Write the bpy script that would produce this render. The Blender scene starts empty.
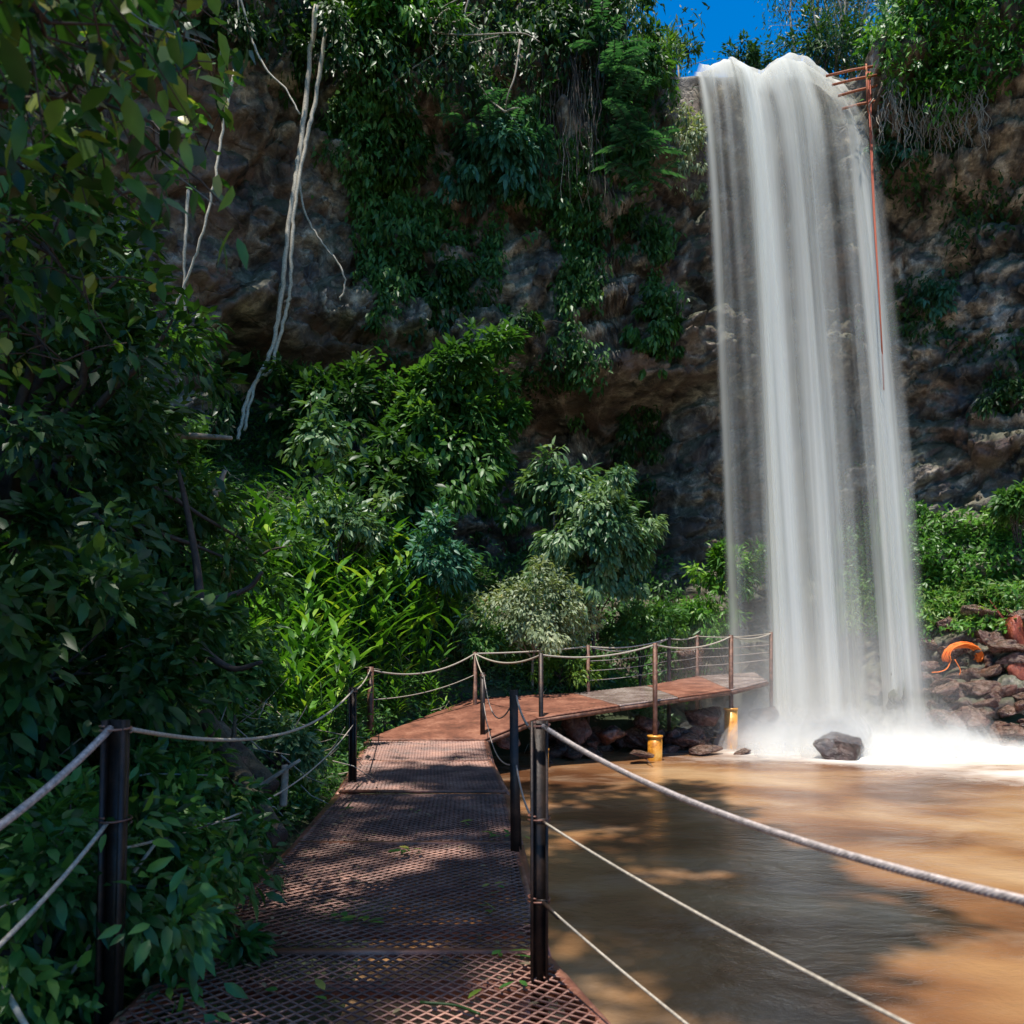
import bpy, bmesh, math, random
import numpy as np
from mathutils import Vector, Matrix
from mathutils.bvhtree import BVHTree
from mathutils.geometry import interpolate_bezier
R = math.radians
random.seed(7)
rng = np.random.default_rng(11)
sc = bpy.context.scene
COL = sc.collection
F, HZ, EYE = 800.0, 650.0, 1.4           # focal length (px), horizon row, eye height
WATER = -0.6

def at(px, py, d):                        # a point seen at pixel (px,py), d metres ahead
    return Vector(((px-512)/F*d, d, EYE+(HZ-py)/F*d))

# ------------------------------------------------------------------ numpy noise
def _hash(ix, iy, iz, seed):
    h = (ix*374761393 + iy*668265263 + iz*2147483647 + seed*974634777) & 0xffffffff
    h = ((h ^ (h >> 13))*1274126177) & 0xffffffff
    h = ((h ^ (h >> 15))*2246822519) & 0xffffffff
    return ((h ^ (h >> 16)) & 0xffffff)/float(0xffffff)
def vnoise(P, seed=0):
    P = np.asarray(P, float); I = np.floor(P).astype(np.int64); f = P-I
    f = f*f*f*(f*(f*6-15)+10); r = 0
    for a in (0, 1):
        for b in (0, 1):
            for c in (0, 1):
                w = (f[..., 0] if a else 1-f[..., 0])*(f[..., 1] if b else 1-f[..., 1])*(f[..., 2] if c else 1-f[..., 2])
                r = r + w*_hash(I[..., 0]+a, I[..., 1]+b, I[..., 2]+c, seed)
    return r*2-1
def fbm(P, octv=4, seed=0, gain=0.5):
    P = np.asarray(P, float); r = 0; a = 1; t = 0
    for o in range(octv):
        r = r + a*vnoise(P*(2.03**o)+o*17.3, seed+o); t += a; a *= gain
    return r/t
def voro(P, seed=0):
    I = np.floor(P).astype(np.int64)
    F1 = np.full(P.shape[:-1], 9.0); F2 = F1.copy(); ID = np.zeros_like(F1); DX = ID.copy(); DZ = ID.copy()
    for a in (-1, 0, 1):
        for b in (-1, 0, 1):
            for c in (-1, 0, 1):
                J = I+np.array([a, b, c])
                q = np.stack([_hash(J[..., 0], J[..., 1], J[..., 2], seed+k) for k in (1, 2, 3)], -1)
                dd = np.linalg.norm(J+q-P, axis=-1)
                rid = _hash(J[..., 0], J[..., 1], J[..., 2], seed+9)
                m = dd < F1
                F2 = np.where(m, F1, np.minimum(F2, dd)); ID = np.where(m, rid, ID); w_ = P-J-q; DX = np.where(m, w_[..., 0], DX); DZ = np.where(m, w_[..., 1], DZ); F1 = np.where(m, dd, F1)
    return F1, F2, ID+0*DX, DX*np.sin(ID*91)*1.0+DZ*np.cos(ID*57)*1.0
def sstep(a, b, x):
    t = np.clip((np.asarray(x, float)-a)/(b-a), 0, 1); return t*t*(3-2*t)

# ------------------------------------------------------------------ mesh helpers
def np_mesh(name, V, quads=None, tris=None, smooth=False, attrs=None, uv=None):
    me = bpy.data.meshes.new(name)
    V = np.asarray(V, np.float32).reshape(-1, 3)
    qs = np.asarray(quads, np.int32).reshape(-1, 4) if quads is not None and len(quads) else np.zeros((0, 4), np.int32)
    ts = np.asarray(tris, np.int32).reshape(-1, 3) if tris is not None and len(tris) else np.zeros((0, 3), np.int32)
    me.vertices.add(len(V)); me.vertices.foreach_set('co', V.ravel())
    idx = np.concatenate([qs.ravel(), ts.ravel()])
    me.loops.add(len(idx)); me.loops.foreach_set('vertex_index', idx)
    st = np.concatenate([np.arange(len(qs))*4, len(qs)*4+np.arange(len(ts))*3]).astype(np.int32)
    me.polygons.add(len(st)); me.polygons.foreach_set('loop_start', st)
    if smooth: me.polygons.foreach_set('use_smooth', np.ones(len(st), bool))
    me.update(calc_edges=True)
    for k, a in (attrs or {}).items():
        at_ = me.attributes.new(k, 'FLOAT', 'POINT'); at_.data.foreach_set('value', np.asarray(a, np.float32).ravel())
    if uv is not None:
        u = me.uv_layers.new(name='UVMap'); u.data.foreach_set('uv', np.asarray(uv, np.float32)[idx].ravel())
    return me
class MB:
    def __init__(s): s.V = []; s.Q = []; s.T = []; s.n = 0
    def add(s, V, Q=(), T=()):
        V = np.asarray(V, float).reshape(-1, 3)
        if len(Q): s.Q.append(np.asarray(Q, int).reshape(-1, 4)+s.n)
        if len(T): s.T.append(np.asarray(T, int).reshape(-1, 3)+s.n)
        s.V.append(V); s.n += len(V)
    def tube(s, pts, rad, sides=6, cap=True):
        P = np.array([tuple(p) for p in pts], float); n = len(P)
        r = np.broadcast_to(np.asarray(rad, float), (n,))
        Tn = np.gradient(P, axis=0); Tn /= np.linalg.norm(Tn, axis=1)[:, None]+1e-9
        ref = np.array([0, 0, 1.0]) if abs(Tn[0, 2]) < .9 else np.array([1.0, 0, 0])
        V = []
        A = np.cross(Tn[0], ref); A /= np.linalg.norm(A)
        for i in range(n):
            A = A-Tn[i]*np.dot(A, Tn[i]); A /= np.linalg.norm(A)+1e-9
            B = np.cross(Tn[i], A)
            for k in range(sides):
                t = 2*math.pi*k/sides
                V.append(P[i]+r[i]*(A*math.cos(t)+B*math.sin(t)))
        Q = [(i*sides+k, i*sides+(k+1) % sides, (i+1)*sides+(k+1) % sides, (i+1)*sides+k) for i in range(n-1) for k in range(sides)]
        T = []
        if cap:
            V.append(P[0]); V.append(P[-1]); a = n*sides
            for k in range(sides):
                T.append((a, (k+1) % sides, k)); T.append((a+1, (n-1)*sides+k, (n-1)*sides+(k+1) % sides))
        s.add(V, Q, T)
    def bar(s, a, b, w, h, up=(0, 0, 1)):      # box beam from a to b, w across, h along up
        a = np.array(tuple(a), float); b = np.array(tuple(b), float); d = b-a; d /= np.linalg.norm(d)
        up = np.array(up, float); sd = np.cross(d, up)
        if np.linalg.norm(sd) < 1e-4: sd = np.cross(d, (0, 1, 0.001))
        sd /= np.linalg.norm(sd); u = np.cross(sd, d)
        V = [p+sd*x*w/2+u*y*h/2 for p in (a, b) for x, y in ((-1, -1), (1, -1), (1, 1), (-1, 1))]
        s.add(V, [(0, 1, 2, 3), (7, 6, 5, 4), (0, 4, 5, 1), (1, 5, 6, 2), (2, 6, 7, 3), (3, 7, 4, 0)])
    def mesh(s, name, smooth=False, attrs=None):
        return np_mesh(name, np.concatenate(s.V), np.concatenate(s.Q) if s.Q else None, np.concatenate(s.T) if s.T else None, smooth, attrs)
def link(name, me, mat=None, parent=None, loc=None):
    o = bpy.data.objects.new(name, me); COL.objects.link(o)
    if mat is not None and me is not None and len(me.materials) == 0: me.materials.append(mat)
    if parent is not None: o.parent = parent
    if loc is not None: o.location = loc
    return o
def tag(o, label=None, cat=None, group=None, kind=None):
    if label: o['label'] = label
    if cat: o['category'] = cat
    if group: o['group'] = group
    if kind: o['kind'] = kind
    return o
def thing(name, label, cat, group=None, loc=(0, 0, 0)):
    o = bpy.data.objects.new(name, None); o.empty_display_size = .2; COL.objects.link(o); o.location = loc
    return tag(o, label, cat, group)

# ------------------------------------------------------------------ materials
def newmat(name):
    m = bpy.data.materials.new(name); m.use_nodes = True; nt = m.node_tree; nt.nodes.clear()
    return m, nt
def nd(nt, t, **kw):
    n = nt.nodes.new(t)
    for k, v in kw.items():
        if k.startswith('i_'):
            key = k[2:]; key = int(key) if key.isdigit() else key.replace('_', ' ')
            n.inputs[key].default_value = v
        else: setattr(n, k, v)
    return n
def ramp(nt, stops, interp='LINEAR'):
    n = nt.nodes.new('ShaderNodeValToRGB'); cr = n.color_ramp; cr.interpolation = interp
    while len(cr.elements) < len(stops): cr.elements.new(.5)
    for e, (p, c) in zip(cr.elements, stops):
        e.position = p; e.color = (c, c, c, 1) if isinstance(c, (int, float)) else (*c, 1)
    return n
def coords(nt, scale=(1, 1, 1), kind='Object'):
    tc = nd(nt, 'ShaderNodeTexCoord'); mp = nd(nt, 'ShaderNodeMapping'); mp.inputs['Scale'].default_value = scale
    nt.links.new(tc.outputs[kind], mp.inputs['Vector']); return mp.outputs['Vector']
def noise(nt, vec, scale, detail=4, rough=.5, dist=0):
    n = nd(nt, 'ShaderNodeTexNoise', i_Scale=scale, i_Detail=detail, i_Roughness=rough, i_Distortion=dist)
    nt.links.new(vec, n.inputs['Vector']); return n.outputs['Fac']
def mixc(nt, fac, a, b, mode='MIX'):
    n = nt.nodes.new('ShaderNodeMix'); n.data_type = 'RGBA'; n.blend_type = mode
    for s, v in ((n.inputs[0], fac), (n.inputs[6], a), (n.inputs[7], b)):
        if hasattr(v, 'links'): nt.links.new(v, s)
        elif isinstance(v, (int, float)): s.default_value = v
        else: s.default_value = (*v, 1)
    return n.outputs[2]
def mth(nt, op, a, b=None, clamp=False):
    n = nt.nodes.new('ShaderNodeMath'); n.operation = op; n.use_clamp = clamp
    for s, v in zip(n.inputs, (a, b)):
        if v is None: continue
        if hasattr(v, 'links'): nt.links.new(v, s)
        else: s.default_value = v
    return n.outputs[0]
def out(nt, sh, vol=None, disp=None):
    o = nd(nt, 'ShaderNodeOutputMaterial')
    if sh is not None: nt.links.new(sh, o.inputs['Surface'])
    if vol is not None: nt.links.new(vol, o.inputs['Volume'])
def bump(nt, h, strength, dist=.02):
    b = nd(nt, 'ShaderNodeBump', i_Strength=strength, i_Distance=dist); nt.links.new(h, b.inputs['Height']); return b.outputs['Normal']

def leaf_mat(name, stops, rough=.4, transl=.3, spec=.5, tint=(1, 1, 1)):
    m, nt = newmat(name)
    a = nd(nt, 'ShaderNodeAttribute', attribute_name='rnd')
    r = ramp(nt, stops); nt.links.new(a.outputs['Fac'], r.inputs[0])
    n = noise(nt, coords(nt), 14, 3)
    c = mixc(nt, 1.0, r.outputs[0], ramp_out(nt, n, [(.3, (.72, .75, .7)), (.7, (1.15, 1.12, 1.0))]), 'MULTIPLY')
    p = nd(nt, 'ShaderNodeBsdfPrincipled', i_Roughness=rough)
    p.inputs['Specular IOR Level'].default_value = spec
    nt.links.new(c, p.inputs['Base Color'])
    t = nd(nt, 'ShaderNodeBsdfTranslucent')
    tc = mixc(nt, 1.0, c, (1.6, 1.7, .55), 'MULTIPLY'); nt.links.new(tc, t.inputs['Color'])
    mx = nd(nt, 'ShaderNodeMixShader', i_0=transl)
    nt.links.new(p.outputs[0], mx.inputs[1]); nt.links.new(t.outputs[0], mx.inputs[2])
    out(nt, mx.outputs[0]); return m
def ramp_out(nt, v, stops):
    r = ramp(nt, stops); nt.links.new(v, r.inputs[0]); return r.outputs[0]

def rust_mat(name, c_dark, c_mid, c_light, rough=.7, metal=.25, sc_=6, wet=0):
    m, nt = newmat(name); v = coords(nt)
    n1 = noise(nt, v, sc_, 8, .65); n2 = noise(nt, v, sc_*7, 5, .7)
    f = mth(nt, 'ADD', mth(nt, 'MULTIPLY', n1, .7), mth(nt, 'MULTIPLY', n2, .3))
    c = ramp_out(nt, f, [(.36, c_dark), (.5, c_mid), (.64, c_light)])
    p = nd(nt, 'ShaderNodeBsdfPrincipled', i_Metallic=metal)
    nt.links.new(c, p.inputs['Base Color'])
    rr = ramp_out(nt, n1, [(.3, rough*(.5 if wet else .85)), (.7, rough)]); nt.links.new(rr, p.inputs['Roughness'])
    nt.links.new(bump(nt, n2, .5, .004), p.inputs['Normal']); out(nt, p.outputs[0]); return m

def rock_mat(name, cols, mossy=.5, rough=(.45, .85), scale=1.0, streak=True, bumpd=.08):
    m, nt = newmat(name); v = coords(nt); vs = coords(nt, (1, 1, .22))
    n0 = noise(nt, v, .35*scale, 6, .6, .6); n1 = noise(nt, v, 1.6*scale, 10, .68, .4); n2 = noise(nt, vs, 1.3*scale, 6, .6, .3); n3 = noise(nt, v, 9*scale, 8, .75)
    c = ramp_out(nt, n1, [(.34, cols[0]), (.45, cols[1]), (.54, cols[2]), (.64, cols[3])])
    c = mixc(nt, ramp_out(nt, n0, [(.45, 0.), (.62, .8)]), c, cols[4])
    if streak: c = mixc(nt, ramp_out(nt, n2, [(.52, 0.), (.66, .85)]), c, cols[0])
    c = mixc(nt, .55, c, ramp_out(nt, n3, [(.25, (.3, .3, .3)), (.5, (1, 1, 1)), (.75, (1.8, 1.75, 1.6))]), 'MULTIPLY')
    vo = nd(nt, 'ShaderNodeTexVoronoi', feature='DISTANCE_TO_EDGE', i_Scale=1.15*scale)
    wv = nd(nt, 'ShaderNodeVectorMath', operation='ADD'); nt.links.new(v, wv.inputs[0])
    nn = nd(nt, 'ShaderNodeTexNoise', i_Scale=1.2*scale, i_Detail=5); nt.links.new(v, nn.inputs['Vector'])
    nt.links.new(nn.outputs['Color'], wv.inputs[1]); nt.links.new(wv.outputs[0], vo.inputs['Vector'])
    crack = ramp_out(nt, vo.outputs['Distance'], [(0.0, 0.), (.05, 1.)])
    if mossy > 0:
        gn = nd(nt, 'ShaderNodeNewGeometry'); sx = nd(nt, 'ShaderNodeSeparateXYZ'); nt.links.new(gn.outputs['Normal'], sx.inputs[0])
        mo = noise(nt, v, .8*scale, 8, .7)
        mm = mth(nt, 'ADD', mo, mth(nt, 'MULTIPLY', sx.outputs[2], .22))
        c = mixc(nt, mth(nt, 'MULTIPLY', ramp_out(nt, mm, [(.52, 0.), (.62, 1.)]), mossy), c, (.035, .06, .018))
    n4 = noise(nt, v, 26*scale, 6, .8); c = mixc(nt, .5, c, ramp_out(nt, n4, [(.3, (.45, .43, .42)), (.5, (1, 1, 1)), (.7, (1.5, 1.45, 1.4))]), 'MULTIPLY')
    p = nd(nt, 'ShaderNodeBsdfPrincipled')
    nt.links.new(c, p.inputs['Base Color'])
    nt.links.new(ramp_out(nt, n1, [(.35, rough[0]), (.65, rough[1])]), p.inputs['Roughness'])
    h = mth(nt, 'ADD', mth(nt, 'MULTIPLY', n1, 1.2), mth(nt, 'ADD', mth(nt, 'MULTIPLY', n3, .35), mth(nt, 'MULTIPLY', crack, .25)))
    nt.links.new(bump(nt, h, .9, bumpd), p.inputs['Normal']); out(nt, p.outputs[0]); return m

def plain_mat(name, col, rough=.6, var=.35, scale=20, metal=0, bd=.003):
    m, nt = newmat(name); v = coords(nt); n = noise(nt, v, scale, 6, .65)
    c = mixc(nt, 1.0, col, ramp_out(nt, n, [(.3, (1-var,)*3), (.7, (1+var,)*3)]), 'MULTIPLY')
    p = nd(nt, 'ShaderNodeBsdfPrincipled', i_Roughness=rough, i_Metallic=metal); nt.links.new(c, p.inputs['Base Color'])
    nt.links.new(bump(nt, n, .4, bd), p.inputs['Normal']); out(nt, p.outputs[0]); return m

G = {
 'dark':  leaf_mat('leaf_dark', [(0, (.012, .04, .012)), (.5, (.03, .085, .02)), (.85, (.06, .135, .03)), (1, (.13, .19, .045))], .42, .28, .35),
 'near':  leaf_mat('leaf_near', [(0, (.010, .04, .010)), (.35, (.035, .11, .028)), (.65, (.07, .2, .045)), (.85, (.17, .30, .05)), (1, (.36, .34, .09))], .36, .33, .4),
 'mid':   leaf_mat('leaf_mid', [(0, (.025, .07, .018)), (.5, (.055, .15, .035)), (.85, (.10, .22, .05)), (1, (.18, .28, .06))], .42, .32, .35),
 'gloss': leaf_mat('leaf_gloss', [(0, (.03, .09, .04)), (.5, (.08, .17, .075)), (1, (.24, .34, .18))], .4, .26, .45),
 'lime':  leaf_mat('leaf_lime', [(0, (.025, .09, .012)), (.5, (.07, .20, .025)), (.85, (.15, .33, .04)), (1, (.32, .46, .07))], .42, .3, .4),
 'pale':  leaf_mat('leaf_pale', [(0, (.10, .15, .07)), (.5, (.26, .32, .19)), (.9, (.48, .50, .34)), (1, (.40, .22, .12))], .5, .25),
 'blue':  leaf_mat('leaf_blue', [(0, (.02, .08, .05)), (.6, (.05, .16, .10)), (1, (.10, .25, .16))], .42, .25, .4),
 'grass': leaf_mat('leaf_grass', [(0, (.05, .12, .015)), (.6, (.13, .24, .03)), (1, (.28, .38, .06))], .5, .35),
 'dry':   leaf_mat('leaf_dry', [(0, (.06, .045, .03)), (.6, (.14, .10, .06)), (1, (.25, .2, .12))], .6, .15),
}
M_bark = plain_mat('bark', (.06, .042, .032), .85, .6, 14, bd=.03)
M_log = rock_mat('log_bark', [(.02, .014, .012), (.07, .045, .035), (.12, .08, .062), (.2, .15, .12), (.10, .05, .035)], .4, (.7, .95), 4, True, .03)
M_bark2 = plain_mat('pale_bark', (.30, .25, .19), .8, .45, 18, bd=.01)
M_liana = plain_mat('liana_bark', (.42, .37, .29), .75, .4, 25, bd=.006)
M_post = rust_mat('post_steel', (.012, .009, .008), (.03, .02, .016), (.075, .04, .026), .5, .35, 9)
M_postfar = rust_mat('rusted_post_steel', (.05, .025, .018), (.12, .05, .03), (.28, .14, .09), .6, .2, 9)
M_grate = rust_mat('grate_steel', (.085, .036, .024), (.215, .085, .055), (.42, .20, .13), .5, .05, 2.2)
M_deckfar = rust_mat('rusty_plate', (.09, .032, .018), (.20, .07, .038), (.34, .15, .09), .75, .05, 2.5)
M_deckwet = rust_mat('wet_plate', (.16, .10, .085), (.30, .22, .19), (.46, .38, .34), .3, .1, 2.0, wet=1)
M_foot = rust_mat('orange_pipe', (.3, .09, .012), (.75, .30, .03), (.9, .5, .10), .35, .1, 5)
M_cable = plain_mat('steel_cable', (.52, .44, .40), .5, .5, 60, .4)
M_rope = plain_mat('tan_rope', (.42, .36, .28), .8, .4, 60)
M_ropered = plain_mat('red_rope', (.45, .09, .04), .7, .3, 40)
M_ropeor = plain_mat('orange_rope', (.95, .20, .02), .65, .25, 40)
M_rod = plain_mat('rust_rod', (.42, .13, .06), .7, .3, 20)
M_cliff = rock_mat('cliff_rock', [(.016, .013, .012), (.095, .078, .065), (.25, .21, .168), (.60, .51, .41), (.18, .105, .078)], .55)
M_rock = rock_mat('wet_rock', [(.03, .018, .016), (.10, .052, .043), (.19, .10, .08), (.36, .23, .19), (.2, .07, .045)], .25, (.12, .42), 2.2, False, .04)
M_boulder = rock_mat('boulder_rock', [(.012, .009, .009), (.03, .018, .016), (.06, .034, .028), (.12, .07, .055), (.05, .022, .016)], .0, (.1, .3), 1.6, False, .04)
M_redclay = rock_mat('red_clay', [(.10, .02, .012), (.22, .045, .025), (.32, .07, .035), (.42, .13, .07), (.26, .05, .03)], .0, (.25, .5), 1.6, False, .03)
M_soil = rock_mat('bank_soil', [(.012, .010, .007), (.03, .022, .014), (.05, .038, .024), (.09, .07, .045), (.045, .028, .016)], .7, (.7, .95), 1.2, False, .05)

# ------------------------------------------------------------------ cliff
path = np.array([(-22, -2), (-17, 5), (-11.5, 11.5), (-8.6, 15.5), (-6.6, 18.4), (-4, 20.4), (-.5, 21.6), (3, 21.9), (5, 22.3), (7.5, 22.6), (10, 21.9), (13, 20), (18, 16.5), (25, 8)], float)
def catmull(P, n=60):
    P = np.vstack([2*P[0]-P[1], P, 2*P[-1]-P[-2]]); o = []
    for i in range(1, len(P)-2):
        for t in np.linspace(0, 1, n, endpoint=False):
            a, b, c, d = P[i-1:i+3]
            o.append(.5*((2*b)+(-a+c)*t+(2*a-5*b+4*c-d)*t*t+(-a+3*b-3*c+d)*t**3))
    o.append(P[-2]); return np.array(o)
cp = catmull(path); sl = np.r_[0, np.cumsum(np.linalg.norm(np.diff(cp, axis=0), axis=1))]
NS, NZ = 820, 270
ss = np.linspace(0, sl[-1], NS)
CX = np.interp(ss, sl, cp[:, 0]); CY = np.interp(ss, sl, cp[:, 1])
tx, ty = np.gradient(CX), np.gradient(CY); tl = np.hypot(tx, ty); NX_, NY_ = ty/tl, -tx/tl      # towards the pool
ZT = 21.5 - 4.6*sstep(1.6, 3.2, CX) + 5.0*sstep(9.6, 13.5, CX) + .12*sstep(3.9, 4.5, CX)*(1-sstep(8.8, 9.6, CX))
ZT = ZT + .35*fbm(np.stack([ss*.6, ss*0, ss*0], -1), 3, 5)*(1-sstep(4.0, 4.6, CX)*(1-sstep(9.2, 10, CX)))
v = np.linspace(0, 1, NZ)
S, Vv = np.meshgrid(ss, v); Z = -1.4+(ZT[None, :]+1.4)*Vv
X0 = np.broadcast_to(CX, Z.shape); Y0 = np.broadcast_to(CY, Z.shape)
P3 = np.stack([S, Z, S*0], -1)
warp = fbm(P3*.35, 3, 21)
off = .65*fbm(P3*np.array([.16, .2, 1]), 4, 3)
f1, f2, idd, til = voro(np.stack([S*.42+warp*.5, Z*.62+warp*.4, S*0+.5], -1), 31)
off += til*.42+(idd-.5)*.6 - .30*(1-sstep(0, .12, f2-f1))
f1, f2, idd, til = voro(np.stack([S*1.25+warp, Z*1.7+warp, S*0+.5], -1), 77)
off += til*.34+(idd-.5)*.24 - .12*(1-sstep(0, .14, f2-f1))
off += .20*fbm(P3*1.3, 6, 9, .62)
f1, f2, idd, til = voro(np.stack([S*3.0+warp*2, Z*4.0+warp*2, S*0+.5], -1), 177); off += til*.2+(idd-.5)*.11-.05*(1-sstep(0, .15, f2-f1))
strat = fbm(np.stack([S*.08, Z*1.1+fbm(P3*.3, 2, 8)*.8, S*0], -1), 4, 14); off += .42*strat+.10*np.sign(np.sin((Z+.5*warp)*4.2+2*fbm(P3*.4, 2, 61)))*(.5+vnoise(P3*.8, 62))
mid = sstep(-7.5, -5.6, X0)*(1-sstep(9.4, 10.5, X0))
rec = sstep(2.2, 4.5, Z)*(1-sstep(8.3, 9.1, Z+.5*warp))
off -= 3.0*rec*mid*(1-.75*sstep(4.2, 6, X0))
off += .9*sstep(12.0, 15.5, Z)*(1-sstep(4.5, 5.2, X0)*(1-sstep(9.2, 10, X0)))
off += 2.4*sstep(9.0, 9.8, X0)*sstep(0, 1, (5.4-Z)/6.0)
off -= .9*sstep(9.3, 9.9, X0)*sstep(6., 9, Z)*(1-sstep(13, 14.5, Z))
off += 1.1*np.exp(-((X0+7.2)/1.5)**2)*sstep(5.4, 6.2, Z)*(1-sstep(9.4, 10.6, Z))
nw = sstep(3.7, 4.5, X0)*(1-sstep(9.2, 10, X0))*sstep(13.5, 15.8, Z); off = off*(1-nw)+nw*((Y0-21.8)/np.maximum(-NY_[None], .5)+.05*vnoise(P3*3, 3))
off += .6*sstep(9.6, 10.4, X0)*sstep(13.5, 15.5, Z)
talus = sstep(0, 1, (4.0-Z)/5.0); off += 2.2*talus*.5
CXX = X0+NX_[None]*off; CYY = Y0+NY_[None]*off
wall = np.stack([CXX, CYY, Z], -1)
NB = 26                                           # plateau behind the edge
bk = np.linspace(0, 1, NB+1)[1:]**1.5*16
top = np.stack([wall[-1, :, 0][None]-NX_[None]*bk[:, None], wall[-1, :, 1][None]-NY_[None]*bk[:, None], (ZT[None]+.06*bk[:, None])], -1)
top[..., 2] += .25*fbm(top*.5, 3, 4)*(1-sstep(4.0, 4.8, X0[:1])*(1-sstep(9.2, 10, X0[:1])))
allv = np.concatenate([wall, top], 0); nr = allv.shape[0]
ii = np.arange(nr-1)[:, None]*NS+np.arange(NS-1)[None]
CQ = np.stack([ii, ii+1, ii+NS+1, ii+NS], -1).reshape(-1, 4)
me = np_mesh('cliff', allv, CQ, smooth=True)
o = link('cliff', me, M_cliff); tag(o, kind='structure')
cliff_bvh = BVHTree.FromPolygons([Vector(p) for p in allv.reshape(-1, 3).tolist()], CQ.tolist())

# ------------------------------------------------------------------ terrain
POOL = np.array([(-.55, -8), (-.55, 8), (-.7, 11.3), (.2, 13.6), (1.9, 15.4), (3.6, 17.0), (4.2, 19), (4.8, 21.2), (9.6, 21.2), (8.9, 17.6), (10.5, 16.2), (15, 14.6), (18, 8), (18, -8)], float)
def pool_sd(x, y):
    P = np.stack([x, y], -1); dmin = np.full(x.shape, 1e9); inside = np.zeros(x.shape, bool); n = len(POOL)
    for i in range(n):
        a, b = POOL[i], POOL[(i+1) % n]; e = b-a; w = P-a
        t = np.clip((w@e)/(e@e), 0, 1); dmin = np.minimum(dmin, np.linalg.norm(w-t[..., None]*e, axis=-1))
        c = ((a[1] > y) != (b[1] > y)) & (x < (b[0]-a[0])*(y-a[1])/(b[1]-a[1]+1e-12)+a[0]); inside ^= c
    return np.where(inside, -dmin, dmin)
def height(x, y):
    x = np.asarray(x, float); y = np.asarray(y, float)
    s = pool_sd(x, y); k = .36+.30*sstep(10, 16, y)+.14*sstep(8, 10, x)
    P = np.stack([x, y, x*0], -1)
    h = -.75+k*np.maximum(s, 0)+.16*np.maximum(s-3.2, 0)+.12*fbm(P*1.1, 4, 40)*sstep(0, 1, s)+.5*fbm(P*.25, 2, 41)*sstep(1.5, 5, s)
    e = x-(-2.28+.43*(y-12.56)); h = h-.75*sstep(-.7, .1, e)*sstep(11.8, 12.6, y)*(1-sstep(15.8, 16.6, y))*(x < 2)
    h = h-.9*sstep(0, 1.5, -s)
    return h
gx = np.linspace(-26, 26, 360); gy = np.linspace(-8, 27, 260)
GX, GY = np.meshgrid(gx, gy); GZ = height(GX, GY)
gi = np.arange(259)[:, None]*360+np.arange(359)[None]
TQ = np.stack([gi, gi+1, gi+361, gi+360], -1).reshape(-1, 4); TV = np.stack([GX, GY, GZ], -1).reshape(-1, 3)
tag(link('ground', np_mesh('ground', TV, TQ, smooth=True), M_soil), kind='structure')
# the wide land beyond, in four strips round the gorge, and the forest floor of the plateau
m, nt = newmat('far_land'); v_ = coords(nt); n = noise(nt, v_, .05, 8, .6)
p = nd(nt, 'ShaderNodeBsdfPrincipled', i_Roughness=.95); nt.links.new(ramp_out(nt, n, [(.35, (.02, .045, .012)), (.65, (.06, .09, .025))]), p.inputs['Base Color']); out(nt, p.outputs[0])
mb = MB(); mb.add([(-900, -900, 0), (900, -900, 0), (900, -9, 0), (-900, -9, 0)], [(0, 1, 2, 3)])
mb.V[-1] = np.array([(-900, -900, -2.2), (900, -900, -2.2), (900, 900, -2.2), (-900, 900, -2.2)], float)
tag(link('land', mb.mesh('land'), m), kind='structure')
ter_bvh = BVHTree.FromPolygons([Vector(p) for p in TV.tolist()], TQ.tolist())
CAM = Vector((0, 0, EYE))
def hit(px, py, off=.0):
    d = (at(px, py, 10)-CAM).normalized(); best = None
    for b in (cliff_bvh, ter_bvh):
        h = b.ray_cast(CAM, d)
        if h[0] is not None and (best is None or h[3] < best[1]): best = (h[0], h[3], h[1])
    if best is None: p = at(px, py, 22); return p, Vector((0, -1, 0))
    n = best[2]; n = n if n.dot(d) < 0 else -n
    return best[0]-d*off, n
def gz(x, y): return float(height(np.array([x]), np.array([y]))[0])

# ------------------------------------------------------------------ pool water
wx = np.linspace(-3, 26, 300); wy = np.linspace(-8, 23, 300); WX, WY = np.meshgrid(wx, wy)
# froth carried away from the foot of the fall
foot = np.array([(4.3, 17.0), (5.0, 16.5), (6.0, 15.8), (8.0, 14.3), (11, 12.8), (18, 10.4)])
dm = np.full(WX.shape, 1e9)
for a, b in zip(foot[:-1], foot[1:]):
    e = b-a; w = np.stack([WX, WY], -1)-a; t = np.clip((w@e)/(e@e), 0, 1); dm = np.minimum(dm, np.linalg.norm(w-t[..., None]*e, axis=-1))
side = WY-np.interp(WX, foot[:, 0], foot[:, 1]); dm = np.where((side > 0) & (WX > 4.2) & (WX < 10.2), 0, dm)
fq = np.stack([WX*.6, WY*1.1, WX*0], -1)
foam = np.exp(-(np.maximum(dm-.3, 0)/1.25)**1.0)*(1+1.2*fbm(fq, 4, 60))
WZ = WATER+.012*fbm(np.stack([WX, WY, WX*0], -1)*1.4, 3, 66)+.025*np.clip(foam, 0, 1)*(.4+.6*vnoise(fq*1.2, 61))
wi = np.arange(299)[:, None]*300+np.arange(299)[None]
m, nt = newmat('muddy_water'); v = coords(nt, (1, 1.0, 1)); vs = coords(nt, (.75, 1.15, 1))
a = nd(nt, 'ShaderNodeAttribute', attribute_name='foam')
n1 = noise(nt, vs, .38, 3, .5, .5); n2 = noise(nt, vs, 1.3, 6, .6, .35); n3 = noise(nt, coords(nt, (.9, 1.5, 1)), 3.4, 6, .65, .3)
c = ramp_out(nt, n1, [(.36, (.12, .05, .022)), (.46, (.23, .105, .045)), (.55, (.34, .18, .078)), (.67, (.46, .29, .15))])
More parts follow.
